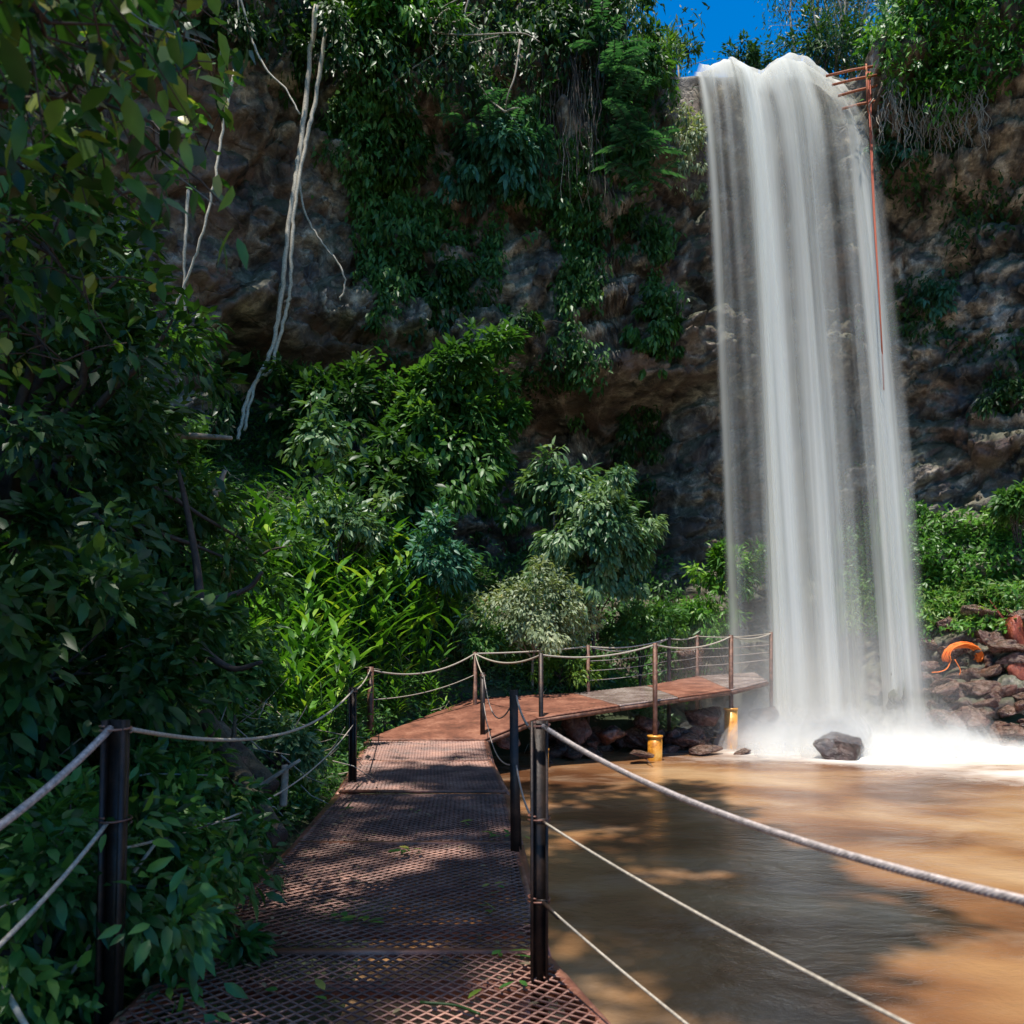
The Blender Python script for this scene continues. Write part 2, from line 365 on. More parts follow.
c = mixc(nt, ramp_out(nt, n2, [(.5, 0.), (.72, .35)]), c, (.50, .37, .25))
ff = mth(nt, 'ADD', a.outputs['Fac'], mth(nt, 'MULTIPLY', mth(nt, 'SUBTRACT', n3, .5), .55))
c = mixc(nt, ramp_out(nt, ff, [(.15, 0.), (.5, .5), (1.0, 1.)]), c, (.78, .75, .69))
p = nd(nt, 'ShaderNodeBsdfPrincipled'); p.inputs['IOR'].default_value = 1.33
nt.links.new(c, p.inputs['Base Color']); nt.links.new(ramp_out(nt, ff, [(.2, .2), (.7, .8)]), p.inputs['Roughness'])
nt.links.new(bump(nt, mth(nt, 'ADD', n2, mth(nt, 'MULTIPLY', n3, .6)), .55, .06), p.inputs['Normal']); out(nt, p.outputs[0])
wq = np.stack([wi, wi+1, wi+301, wi+300], -1).reshape(-1, 4)
tag(link('water', np_mesh('water', np.stack([WX, WY, WZ], -1), wq, smooth=True, attrs={'foam': foam}), m), kind='structure')

# ------------------------------------------------------------------ waterfall
def uvv(nt, tc):
    sx = nd(nt, 'ShaderNodeSeparateXYZ'); nt.links.new(tc.outputs['UV'], sx.inputs[0]); return sx.outputs[1]
def fall_mat(name, seedv, gain, fine=1.0):
    m, nt = newmat(name)
    tc = nd(nt, 'ShaderNodeTexCoord')
    def st(su, sv, detail, rough=.55):
        mp = nd(nt, 'ShaderNodeMapping'); mp.inputs['Scale'].default_value = (su, sv, 1); mp.inputs['Location'].default_value = (seedv, seedv*.7, 0)
        nt.links.new(tc.outputs['UV'], mp.inputs['Vector']); return noise(nt, mp.outputs[0], 1, detail, rough)
    a = nd(nt, 'ShaderNodeAttribute', attribute_name='dens')
    w = st(7, .45, 2, .5); f = st(55*fine, 1.1, 4, .6); g = st(190*fine, 2.5, 2, .5)
    s = mth(nt, 'ADD', mth(nt, 'MULTIPLY', w, 2.7), mth(nt, 'ADD', mth(nt, 'MULTIPLY', f, .45), mth(nt, 'MULTIPLY', g, .10)))
    s = mth(nt, 'SUBTRACT', s, 1.27)
    s = mth(nt, 'ADD', s, mth(nt, 'MULTIPLY', ramp_out(nt, uvv(nt, tc), [(0., 1.), (.06, 0.)]), .6))
    al = mth(nt, 'MULTIPLY', mth(nt, 'MULTIPLY', s, gain, True), a.outputs['Fac'], True)
    d = nd(nt, 'ShaderNodeBsdfDiffuse', i_Color=(.84, .83, .77, 1)); t = nd(nt, 'ShaderNodeBsdfTranslucent', i_Color=(.84, .83, .77, 1)); tr = nd(nt, 'ShaderNodeBsdfTransparent')
    m1 = nd(nt, 'ShaderNodeMixShader', i_0=.4); nt.links.new(d.outputs[0], m1.inputs[1]); nt.links.new(t.outputs[0], m1.inputs[2])
    m2 = nd(nt, 'ShaderNodeMixShader'); nt.links.new(al, m2.inputs[0]); nt.links.new(tr.outputs[0], m2.inputs[1]); nt.links.new(m1.outputs[0], m2.inputs[2])
    out(nt, m2.outputs[0]); return m
def fall_sheet(k, depth, u0, u1, gain, seedv):
    nu, nv = 220, 150
    U, Vt = np.meshgrid(np.linspace(u0, u1, nu), np.linspace(-.10, 1, nv))
    lipz = np.interp(U, [0, .08, .22, .32, .42, .50, .58, .68, .80, .90, 1.0], [17.05, 17.0, 17.22, 17.05, 16.9, 17.15, 17.3, 17.15, 16.8, 16.45, 15.9])+.02*fbm(np.stack([U*30, U*0, U*0+seedv], -1), 2, 3)
    drop = np.where(Vt > 0, Vt, 0)**1.25; h = drop*(lipz-WATER+.15)
    ylip = 21.65-depth*.10+.25*fbm(np.stack([U*7, U*0, U*0+seedv], -1), 3, 70)
    y = ylip-(.66+.10*fbm(np.stack([U*9, U*0+seedv, U*0], -1), 2, 71)+.05*depth)*np.sqrt(np.maximum(h, 0)+.02)
    y = np.where(Vt < 0, ylip+(-Vt)*22, y); z = np.where(Vt < 0, lipz+.25*(-Vt)*4*.3, lipz-h)
    z = z+np.where((Vt >= 0), .25*np.exp(-h/1.0)*0, 0)
    hh = np.clip(h/17.3, 0, 1)
    xl = 4.92+.25*hh; xr = 9.12+.25*sstep(0, .12, hh)+.50*hh
    x = xl+(xr-xl)*U+.05*fbm(np.stack([U*20, Vt*3, U*0+seedv], -1), 2, 72)
    px = 512+F*x/y
    lf = sstep(0, .04, U)*(1-sstep(.88, 1.0, U+.02*fbm(np.stack([U*3, Vt*6, U*0], -1), 2, 5)))
    left = .20+.80*sstep(.20, .27, U+.03*hh)+.85*np.exp(-((U-.035)/.022)**2)*(1-.5*hh)+.55*np.exp(-((U-.085)/.014)**2)*(1-hh)+.5*np.exp(-((U-.135)/.02)**2)*(1-hh)
    topfull = 1-sstep(0, .12, hh); left = np.maximum(left, topfull*.85)
    band = .62+.55*np.exp(-((U-.31)/.055)**2)+.30*np.exp(-((U-.52)/.05)**2)*sstep(.2, .5, hh)+.45*np.exp(-((U-.84)/.09)**2)*sstep(.1, .3, hh)
    band -= .30*np.exp(-((U-.42)/.045)**2)*sstep(.08, .25, hh)+.34*np.exp(-((U-.66)/.07)**2)*sstep(.06, .25, hh)
    lf = lf*sstep(-.035, .008, Vt)
    dens = lf*left*band*(1+.5*topfull+.45*sstep(.35, 1, hh))
    ui = np.arange(nv-1)[:, None]*nu+np.arange(nu-1)[None]
    me = np_mesh('fall_sheet', np.stack([x, y, z], -1), np.stack([ui, ui+1, ui+nu+1, ui+nu], -1).reshape(-1, 4), smooth=True, attrs={'dens': np.clip(dens, 0, 1.6)}, uv=np.stack([U, hh], -1).reshape(-1, 2))
    return me
wf = thing('waterfall', 'tall white silky waterfall dropping over the cliff into the brown pool', 'waterfall')
for k, (dep, u0, u1, gn) in enumerate([(0, 0, 1, 1.05), (1.0, .02, .99, .75), (2.2, .2, .99, .40)]):
    link('water_veil', fall_sheet(k, dep, u0, u1, gn, k*3.7+1), fall_mat('falling_water', k*5.3+2, gn*1.5), wf)

# froth mound at the foot, soft edged
def soft_white(name, dens_attr='dens'):
    m, nt = newmat(name); a = nd(nt, 'ShaderNodeAttribute', attribute_name=dens_attr)
    n = noise(nt, coords(nt, (1, 1, .6)), 1.6, 5, .6); s = mth(nt, 'MULTIPLY', a.outputs['Fac'], ramp_out(nt, n, [(.3, .35), (.6, 1.)]), True)
    d = nd(nt, 'ShaderNodeBsdfDiffuse', i_Color=(.9, .9, .88, 1)); t = nd(nt, 'ShaderNodeBsdfTranslucent', i_Color=(.9, .9, .88, 1)); tr = nd(nt, 'ShaderNodeBsdfTransparent')
    m1 = nd(nt, 'ShaderNodeMixShader', i_0=.5); nt.links.new(d.outputs[0], m1.inputs[1]); nt.links.new(t.outputs[0], m1.inputs[2])
    m2 = nd(nt, 'ShaderNodeMixShader'); nt.links.new(s, m2.inputs[0]); nt.links.new(tr.outputs[0], m2.inputs[1]); nt.links.new(m1.outputs[0], m2.inputs[2])
    out(nt, m2.outputs[0]); return m
V = []; Q = []; D = []; base = 0
for k in range(60):
    cx = rng.uniform(4.6, 10.2); cy = 17.6-rng.uniform(-.9, 2.3)-.25*(cx-5); hh = rng.uniform(.4, 1.3)*(1-.6*sstep(8.2, 10, cx)); rr = rng.uniform(.5, 1.1)
    n1, n2 = 18, 12
    A, B = np.meshgrid(np.linspace(0, 2*math.pi, n1), np.linspace(0, 1, n2))
    r = rr*(1-B**2*.75)*(1+.25*vnoise(np.stack([A*1.0, B*2, A*0+k], -1), 5)); 
    V.append(np.stack([cx+r*np.cos(A), cy+r*np.sin(A)*.7, WATER-.05+hh*B], -1).reshape(-1, 3)); D.append((.40*(1-B)**1.4).ravel())
    q = np.arange(n2-1)[:, None]*n1+np.arange(n1-1)[None]; Q.append(np.stack([q, q+1, q+n1+1, q+n1], -1).reshape(-1, 4)+base); base += n1*n2
tag(link('foam', np_mesh('foam', np.concatenate(V), np.concatenate(Q), smooth=True, attrs={'dens': np.concatenate(D)}), soft_white('froth')), 'bright white froth boiling up at the foot of the waterfall', 'foam', kind='stuff')
# spray cloud
m, nt = newmat('spray_mist'); tc = nd(nt, 'ShaderNodeTexCoord')
gr = nd(nt, 'ShaderNodeTexGradient', gradient_type='SPHERICAL'); nt.links.new(tc.outputs['Object'], gr.inputs[0])
vp = nd(nt, 'ShaderNodeVolumePrincipled', i_Color=(.97, .97, .96, 1), i_Anisotropy=.1)
nt.links.new(mth(nt, 'MULTIPLY', ramp_out(nt, gr.outputs['Fac'], [(0, 0.), (.5, .3), (1, 1.)]), .36), vp.inputs['Density']); out(nt, None, vp.outputs[0])
def ell(name, loc, r):
    bm = bmesh.new(); bmesh.ops.create_icosphere(bm, subdivisions=3, radius=1.0); me = bpy.data.meshes.new(name); bm.to_mesh(me); bm.free()
    o = link(name, me, m, loc=loc); o.scale = r; return o
tag(ell('mist', (6.3, 16.9, -.2), (3.9, 2.3, 3.0)), 'pale spray hanging in the air round the foot of the waterfall', 'mist', kind='stuff')

# ------------------------------------------------------------------ leaves
def leaf_geo(Pn, Dn, Nn, L, W, seg=1, fold=.25, droop=.25):
    n = len(Pn); D = Dn/(np.linalg.norm(Dn, axis=1)[:, None]+1e-9)
    Nn = Nn-D*np.sum(Nn*D, 1)[:, None]; Nn /= np.linalg.norm(Nn, axis=1)[:, None]+1e-9
    Sd = np.cross(D, Nn); L = np.broadcast_to(L, (n,))[:, None]; W = np.broadcast_to(W, (n,))[:, None]
    if seg == 1: prof = [(0, 0), (.42, 1), (1, 0)]
    else: prof = [(0, 0), (.25, .85), (.6, .9), (1, 0)]
    V = []; idx = []
    for t, w in prof:
        c = Pn+D*L*t-Nn*L*droop*t*t
        if w == 0: V.append(c)
        else:
            lift = Nn*W*fold*w*.5
            V += [c-Sd*W*.5*w+lift, c, c+Sd*W*.5*w+lift]
    k = len(V); V = np.stack(V, 1).reshape(-1, 3); b = np.arange(n)[:, None]*k
    if seg == 1:
        Q = np.concatenate([b+np.array([0, 2, 4, 1]), b+np.array([0, 3, 4, 2])]); T = None
    else:
        Q = np.concatenate([b+np.array([1, 2, 5, 4]), b+np.array([2, 3, 6, 5])])
        T = np.concatenate([b+np.array([0, 2, 1]), b+np.array([0, 3, 2]), b+np.array([4, 5, 7]), b+np.array([5, 6, 7])])
    return V, Q, T, k
def leaf_mesh(name, P, D, N, L, W, seg=1, fold=.25, droop=.25, rnd=None):
    V, Q, T, k = leaf_geo(P, D, N, L, W, seg, fold, droop)
    if rnd is None: rnd = rng.random(len(P))
    return np_mesh(name, V, Q, T, attrs={'rnd': np.repeat(rnd, k)})
def rvec(n): a = rng.normal(size=(n, 3)); return a/np.linalg.norm(a, axis=1)[:, None]

def crown_leaves(c, r, n, L, W, seg=1, clumps=40, csize=.28, hollow=.45, up=.55, droop=.3, flat=0, keep=None, lean=(0, 0, 0)):
    """leaves in clumps spread through an uneven ellipsoid"""
    c = np.array(tuple(c)); r = np.array(r, float)
    d = rvec(clumps*3); d = d[(d[:, 2] > -.65)][:clumps]; clumps = len(d)
    rad = hollow+(1-hollow)*rng.random(clumps)**.6
    lob = np.clip(1+1.15*fbm(d*1.9+c[None]*.37+rng.uniform(0, 50), 3, 90), .45, 1.5)
    cc = d*(rad*lob)[:, None]*r
    w = rng.random(clumps)**1.5+.15; w /= w.sum()
    which = rng.choice(clumps, n, p=w)
    q = rvec(n)*(rng.random(n)**.5)[:, None]*csize*(.5+1.0*rng.random(clumps))[which][:, None]*r.mean()
    if flat: q[:, 2] *= (1-flat)
    P = cc[which]+q
    crnd = rng.random(clumps)[which]
    outd = P/(np.linalg.norm(P, axis=1)[:, None]+1e-6)
    D = outd*.55+q/(np.linalg.norm(q, axis=1)[:, None]+1e-6)*.5+rvec(n)*.55+np.array([0, 0, -droop])+np.array(lean)
    N = np.array([0, 0, 1.0])*up+outd*.35+rvec(n)*.5
    P = P+c
    if keep is not None:
        k = keep(P); P, D, N, crnd = P[k], D[k], N[k], crnd[k]
    n = len(P)
    sz = .65+.7*rng.random(n)
    rnd = np.clip(.55*crnd+.45*rng.random(n), 0, 1)
    return leaf_mesh('crown', P, D, N, L*sz, W*sz, seg, rnd=rnd, droop=.25), c, cc+c

def limbs(mb, root, centre, ends, r0, trunk_pts=None, k=12):
    root = np.array(tuple(root), float); centre = np.array(tuple(centre), float)
    t = np.linspace(0, 1, 8)[:, None]; wob = np.cumsum(rng.normal(size=(8, 3)), 0)*.03*np.linalg.norm(centre-root)
    tr = root*(1-t)+centre*t+wob*t*(1-t)*2; mb.tube(tr, np.linspace(r0, r0*.45, 8), 8)
    for e in ends[:k]:
        s0 = tr[rng.integers(3, 8)]; t = np.linspace(0, 1, 6)[:, None]
        bow = np.array([0, 0, .15*np.linalg.norm(e-s0)])
        mb.tube(s0*(1-t)+e*t+bow*t*(1-t)*2+rng.normal(size=(6, 3))*.02*np.linalg.norm(e-s0), np.linspace(r0*.4, r0*.07, 6), 5)

def bush(name, label, cat, c, r, n, L, W, mat, root=None, seg=1, clumps=40, csize=.28, group=None, r0=.04, bark=None, k=12, lname='foliage', sname='stem', **kw):
    c = Vector(c)
    if root is None: root = Vector((c.x, c.y+.2, min(gz(c.x, c.y), c.z-r[2]*.6)))
    t = thing(name, label, cat, group, root); Rt = np.array(tuple(root))
    me, _, cc = crown_leaves(c-Vector(root), r, n, L, W, seg, clumps, csize, **kw)
    link(lname, me, G[mat], t)
    mb = MB(); limbs(mb, (0, 0, 0), c-Vector(root), cc[rng.permutation(len(cc))], r0, k=k); link(sname, mb.mesh('stem', True), bark or M_bark, t)
    return t

# --- shrubs of the far bank
bush('shrub', 'rounded glossy shrub with drooping leaves behind the platform, left of the waterfall', 'shrub', at(600, 555, 17.6), (1.15, 1.05, 1.65), 15000, .185, .07, 'gloss', seg=2, clumps=110, csize=.2, droop=.9, r0=.05)
bush('shrub', 'smaller glossy shrub joined to the left shoulder of the rounded one', 'shrub', at(560, 490, 18.4), (.75, .7, .8), 1900, .24, .085, 'gloss', seg=2, clumps=50, csize=.25, droop=.7)
bush('shrub', 'pale grey-green shrub mixed with dead stems behind the rope rail', 'shrub', at(532, 618, 16.6), (1.2, .8, .8), 9500, .11, .045, 'pale', clumps=150, csize=.22, droop=.5, bark=M_bark2, k=26)
bush('shrub', 'tall dark shrub with broad leaves climbing the cliff foot below the cave', 'shrub', at(450, 450, 18.8), (1.6, 1.0, 2.2), 13000, .23, .10, 'mid', seg=2, clumps=120, csize=.2, droop=.5, r0=.07)
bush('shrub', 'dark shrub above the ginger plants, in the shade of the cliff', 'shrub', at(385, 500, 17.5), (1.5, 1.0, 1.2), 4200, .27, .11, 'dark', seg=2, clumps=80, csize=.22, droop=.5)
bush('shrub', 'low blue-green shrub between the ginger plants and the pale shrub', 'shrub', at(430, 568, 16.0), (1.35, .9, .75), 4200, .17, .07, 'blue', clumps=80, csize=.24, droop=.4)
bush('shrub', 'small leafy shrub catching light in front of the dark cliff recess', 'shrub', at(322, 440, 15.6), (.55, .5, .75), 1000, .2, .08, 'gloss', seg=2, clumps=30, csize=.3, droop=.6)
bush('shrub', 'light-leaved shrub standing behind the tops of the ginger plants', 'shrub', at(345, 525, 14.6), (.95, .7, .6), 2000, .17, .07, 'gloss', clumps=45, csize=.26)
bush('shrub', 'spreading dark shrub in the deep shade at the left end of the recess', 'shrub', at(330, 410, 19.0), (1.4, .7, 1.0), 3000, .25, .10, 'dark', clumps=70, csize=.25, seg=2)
bush('shrub', 'yellow-green shrub at the back corner of the platform, beside the spray', 'shrub', at(700, 622, 20.0), (.85, .6, .7), 2600, .18, .05, 'lime', clumps=60, csize=.25, droop=.6)
bush('shrub', 'leafy shrub seen through the thin left edge of the waterfall', 'shrub', at(728, 575, 20.6), (.8, .5, .95), 2300, .18, .06, 'lime', clumps=45, csize=.28)
bush('shrub', 'low green shrub between the rounded shrub and the platform rail', 'shrub', at(640, 628, 18.6), (.9, .6, .5), 2600, .15, .05, 'mid', clumps=60, csize=.25)
bush('shrub', 'green-leaved shrub at the back of the corner post, by the pale shrub', 'shrub', at(478, 640, 16.2), (.7, .6, .55), 1900, .16, .055, 'mid', clumps=40, csize=.28)
bush('shrub', 'bright small-leaved shrub below the pale one, at the platform edge', 'shrub', at(560, 672, 16.9), (.95, .5, .32), 2200, .12, .04, 'grass', clumps=50, csize=.25)
# right bank
bush('shrub', 'leafy shrub at the right picture edge, above the green slope', 'shrub', at(1015, 505, 19.2), (.5, .5, .4), 1300, .2, .08, 'mid', seg=2, clumps=35, csize=.3)
0 and bush('shrub', 'sparse shrub in the shade just right of the waterfall', 'shrub', at(950, 470, 20.2), (1.0, .5, .5), 700, .2, .07, 'dark', clumps=25, csize=.3)

# --- growth on the cliff: (px, py, r, n, L, mat, label, droop)
for (px, py, r, n, L, mat, lab, dr, sg) in [
 (500, 165, (1.5, .7, 1.0), 3200, .26, 'blue', 'leafy clump hanging on the cliff right below the bare twigs', 1.0, 2),
 (395, 160, (1.1, .6, .8), 1800, .2, 'dark', 'small dark clump on the cliff, left of the biggest hanging clump', .8, 1),
 (330, 60, (1.9, .9, 1.3), 4200, .2, 'dark', 'dense dark shrub overhanging the cliff above the pale lianas', .8, 1),
 (395, 25, (1.5, .8, .9), 2600, .24, 'lime', 'brighter green shrub at the top edge, left of the bare twigs', .7, 2),
 (560, 30, (1.8, .8, 1.0), 3200, .2, 'dark', 'dark shrub overhanging the cliff top above the thin hanging roots', .8, 1),
 (640, 75, (.9, .6, .8), 1800, .18, 'mid', 'shrub on the cliff edge under the patch of blue sky', .6, 1),
 (632, 235, (.9, .5, 1.1), 1800, .2, 'dark', 'dark creeper on the cliff halfway between rim and recess, left of the fall', 1.2, 1),
 (655, 330, (.6, .4, 1.3), 1700, .2, 'mid', 'narrow creeper trailing down the rock beside the upper waterfall', 1.3, 2),
 (690, 150, (.5, .4, 1.3), 1400, .14, 'pale', 'greyish plants clinging to the rock corner at the left of the fall lip', 1.0, 1),
 (440, 300, (1.0, .5, 1.3), 2600, .22, 'dark', 'dark green creeper over the middle of the cliff, above the tall shrub', 1.2, 2),
 (570, 205, (.5, .4, 1.2), 900, .18, 'mid', 'thin trailing plant below the right end of the hanging clump', 1.3, 1),
 (640, 430, (.8, .5, 1.6), 2000, .18, 'dark', 'dark creeper on the shaded rock above the rounded shrub, right side', 1.2, 1),
 (230, 30, (1.2, .7, .8), 1500, .18, 'dark', 'dark tuft at the cliff top above the reddish rock slab', .8, 1),
 (940, 300, (.5, .4, .9), 500, .2, 'blue', 'small blue-green plant on the dark cliff right of the fall', 1.1, 1),
 (905, 150, (.9, .5, .5), 700, .18, 'blue', 'few shaded leaves under the overhanging rim right of the red rope', 1.0, 1),
 (520, 330, (1.2, .4, .5), 800, .16, 'dark', 'scattered leaves along the ledge above the cave', 1.0, 1),
 (1000, 400, (.9, .4, .8), 700, .16, 'dark', 'dark growth low on the right cliff near the picture edge', 1.0, 1)]:
    p, nrm = hit(px, py, .35)
    bush('cliff_plant', lab, 'cliff plant', p, r, n, L, L*.38, mat, root=p+Vector((0, .7, .3)), seg=sg, clumps=max(18, n//45), csize=.24, droop=dr, r0=.025, group='plants hanging on the cliff')

# blue-green ferns/pinnate branches by the sky gap
def frond(mb_l, base, d, L, nl, wl, up=(0, 0, 1)):
    """a curved rib with paired leaflets; returns rib points"""
    base = np.array(tuple(base)); d = np.array(d, float); d /= np.linalg.norm(d); t = np.linspace(0, 1, nl)
    rib = base+d*(t*L)[:, None]+np.array([0, 0, -1.])*(t**2*L*.35)[:, None]
    side = np.cross(d, up); side /= np.linalg.norm(side)+1e-9
    for sgn in (-1, 1):
        P = rib[1:]; D = side*sgn+d*.45+np.array([0, 0, -.15]); D = np.repeat(D[None], len(P), 0)+rng.normal(size=(len(P), 3))*.08
        N = np.repeat(np.array([[0, 0, 1.0]]), len(P), 0)-d*.2
        ln = wl*np.sin(np.clip(t[1:]*.85+.12, 0, 1)*math.pi)**.6+.01
        mb_l.append((P, D, N, ln, ln*.34))
    return rib
def frond_plant(name, label, cat, root, fronds, mat, group=None, rr=.012):
    t = thing(name, label, cat, group, root); L_ = []; mb = MB()
    for b, d, L, nl, wl in fronds:
        rib = frond(L_, Vector(b)-Vector(root), d, L, nl, wl); mb.tube(rib, np.linspace(rr, rr*.3, len(rib)), 4)
    P, D, N, A, B = (np.concatenate([x[i] for x in L_]) for i in range(5))
    link('frond', leaf_mesh('frond', P, D, N, A, B, 1, .15, .2), G[mat], t); link('stem', mb.mesh('stem', True), M_bark, t)
    return t
fr = []
p0, _ = hit(603, 60, .8)
for k in range(46):
    a = rng.random(); q, _ = hit(598+rng.uniform(-10, 20)+45*a, 20+a*165, .5+rng.random()*.6)
    fr.append((q, (rng.uniform(-.8, .9), -.6, rng.uniform(-.4, .4)), rng.uniform(.7, 1.3), 13, .26))
frond_plant('fern', 'long blue-green fern branches cascading down the cliff, under the sky gap', 'fern', p0, fr, 'blue')
fr = []; p0, _ = hit(480, 130, .6)
for k in range(14):
    q = p0+Vector((rng.uniform(-.8, 1.0), -.2, rng.uniform(-.5, .4))); fr.append((q, (rng.uniform(-1, 1), -.7, rng.uniform(-.1, .6)), rng.uniform(.6, 1.1), 12, .2))
frond_plant('fern', 'green fern fanning out over the hanging clump, beneath the bare twigs', 'fern', p0, fr, 'blue')
fr = []; p0 = at(150, 395, 7.5)
for k in range(12):
    q = at(rng.uniform(110, 200), rng.uniform(340, 420), 7.5); fr.append((q, (rng.uniform(-.3, 1), -.5, rng.uniform(-.3, .3)), rng.uniform(.4, .7), 12, .13))
frond_plant('fern', 'small feathery fern below the reddish rock slab, in the left foliage', 'fern', p0, fr, 'blue')

# --- sunlit ginger stand
def cane_mesh(nst, H, L, W):
    P = []; D = []; N = []; LL = []; mb = MB()
    for s in range(nst):
        a = rng.uniform(0, 2*math.pi); ln = rng.uniform(.1, .35); b = np.array([rng.uniform(-.2, .2), rng.uniform(-.2, .2), 0]); h = H*rng.uniform(.75, 1.1)
        t = np.linspace(0, 1, 14); st = b+np.stack([math.cos(a)*ln*h*t**2, math.sin(a)*ln*h*t**2, h*t*(1-.08*t)], -1); mb.tube(st[::2], np.linspace(.014, .006, 7), 5)
        az = rng.uniform(0, math.pi)
        for i in range(3, 14):
            ang = az+(i % 2)*math.pi+rng.uniform(-.5, .5); d = np.array([math.cos(ang), math.sin(ang), 1.0+.7*rng.random()])
            P.append(st[i]); D.append(d); N.append(np.array([-math.cos(ang)*.7, -math.sin(ang)*.7, 1.0])); LL.append(L*rng.uniform(.7, 1.15)*(1.1-.4*abs(i/13-.6)))
    LL = np.array(LL); return leaf_mesh('foliage', np.array(P), np.array(D), np.array(N), LL, W*LL/L, 2, .3, .38), mb.mesh('stem', True)
gp = [cane_mesh(6, 1.45, .40, .085) for _ in range(5)]
for f_, s_ in gp: f_.materials.append(G['lime']); s_.materials.append(G['mid'])
gi_ = 0
for row, (d, x0, x1, py) in enumerate([(16.4, 330, 462, 0), (15.2, 275, 438, 0), (14.0, 255, 398, 0), (12.8, 235, 350, 0), (11.6, 215, 342, 0), (10.5, 210, 325, 0), (13.6, 385, 402, 0), (15.0, 425, 440, 0)]):
    nn_ = [9, 10, 9, 8, 8, 6, 2, 2][row]
    for k in range(nn_):
        px = x0+(x1-x0)*(k+rng.uniform(.2, .8))/nn_; p = at(px, py, d+rng.uniform(-.3, .3))
        t = thing('ginger_plant', 'leafy ginger cane clump in the bright stand left of the bend in the walkway', 'ginger plant', 'ginger plants in the sunlit stand', (p.x, p.y, gz(p.x, p.y)))
        t.rotation_euler = (0, 0, rng.uniform(0, 6.28)); s = rng.uniform(.8, 1.15)*[1.35, 1.35, 1.25, 1.15, 1.0, .85, .6, .6][row]; t.scale = (s, s, s)
        f_, s_ = gp[gi_ % 5]; gi_ += 1; link('foliage', f_, None, t); link('stem', s_, None, t)
t = None

# --- left bank: trees and shrubs in the shade
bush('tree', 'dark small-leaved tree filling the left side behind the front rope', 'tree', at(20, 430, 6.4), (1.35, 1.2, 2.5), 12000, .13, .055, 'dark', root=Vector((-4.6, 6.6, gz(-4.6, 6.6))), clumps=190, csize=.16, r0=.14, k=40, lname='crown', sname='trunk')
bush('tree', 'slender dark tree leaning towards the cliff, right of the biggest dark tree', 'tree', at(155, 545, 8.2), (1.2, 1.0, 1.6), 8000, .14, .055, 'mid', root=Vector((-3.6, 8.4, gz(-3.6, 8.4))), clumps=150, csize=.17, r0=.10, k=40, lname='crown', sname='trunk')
bush('shrub', 'dark shrub at the foot of the leaning tree, left of the ginger plants', 'shrub', at(185, 665, 7.6), (.95, .8, .7), 5200, .12, .05, 'mid', clumps=90, csize=.2)
bush('shrub', 'dark shrub hanging before the reddish slab, upper left', 'shrub', at(45, 300, 8.5), (1.15, 1.0, 1.4), 5000, .15, .06, 'mid', root=Vector((-5.4, 8.8, 1.0)), clumps=120, csize=.17)
bush('shrub', 'broad shaded shrub behind the front left post', 'shrub', at(30, 690, 5.0), (1.1, .9, 1.0), 6500, .13, .055, 'dark', clumps=110, csize=.2, seg=2)
bush('shrub', 'leafy shrub between the front left post and the leaning log', 'shrub', at(165, 805, 4.8), (.5, .6, .42), 3900, .085, .034, 'near', clumps=70, csize=.22, seg=2)
bush('shrub', 'low leafy shrub on the bank right beside the near deck edge', 'shrub', at(150, 905, 4.0), (.32, .5, .25), 1950, .085, .034, 'near', clumps=40, csize=.25, seg=2)
bush('shrub', 'leafy shrub in the lower left corner below the ropes', 'shrub', at(30, 900, 3.3), (.75, .6, .5), 3900, .085, .034, 'near', clumps=60, csize=.22, seg=2)
bush('shrub', 'ground-hugging shrub against the foot of the front left post', 'shrub', at(85, 990, 3.3), (.25, .35, .2), 900, .085, .034, 'near', clumps=22, csize=.28, seg=2)
bush('shrub', 'twiggy light shrub behind the broken stick by the second left post', 'shrub', at(280, 755, 7.6), (.42, .5, .32), 2000, .09, .035, 'gloss', clumps=50, csize=.25, seg=2)
# near overhanging boughs with big blurred leaves
t = thing('tree', 'near tree with big blurred leaves overhanging the upper left corner', 'tree', None, (-3.4, 1.6, gz(-3.4, 1.6)))
ro = np.array([-3.4, 1.6, gz(-3.4, 1.6)]); mb = MB(); Ps = []
tr = np.array([(0, 0, 0), (.1, .1, 1.4), (-.05, .3, 2.8), (.1, .5, 4.2), (.2, .6, 5.6)], float); mb.tube(tr, np.linspace(.12, .06, 5), 8)
for (px0, py0, d0, px1, py1, d1) in [(-60, 60, 2.6, 190, 80, 2.8), (-60, 150, 2.3, 150, 130, 2.4), (-80, -30, 2.4, 180, 10, 3.0), (-50, 200, 2.8, 120, 190, 2.9), (-60, 20, 3.4, 215, 60, 3.6), (-60, 230, 3.2, 90, 290, 3.1), (-60, 100, 3.6, 200, 150, 3.8), (-80, 320, 3.4, 60, 360, 3.4), (-60, -60, 3.5, 230, -20, 3.8), (-60, 60, 1.9, 50, 30, 2.0), (-60, 10, 2.0, 90, -40, 2.0)]:
    a = np.array(at(px0, py0, d0))-ro; b = np.array(at(px1, py1, d1))-ro; tt = np.linspace(0, 1, 12)[:, None]
    s0 = tr[np.argmin(np.abs(tr[:, 2]-a[2]+.6))]
    br = np.concatenate([[s0], a*(1-tt)+b*tt+np.array([0, 0, .12])*np.sin(tt*math.pi)+rng.normal(size=(12, 3))*.02]); mb.tube(br, np.linspace(.02, .004, 13), 5)
    for i in range(3, 13):
        for q in range(3):
            e = br[i]+rng.normal(size=3)*np.array([.10, .16, .13])
            mb.tube([br[i], (br[i]+e)/2+np.array([0, 0, .02]), e], [.004, .003, .002], 4)
            for _ in range(4): Ps.append(e+rng.normal(size=3)*.045)
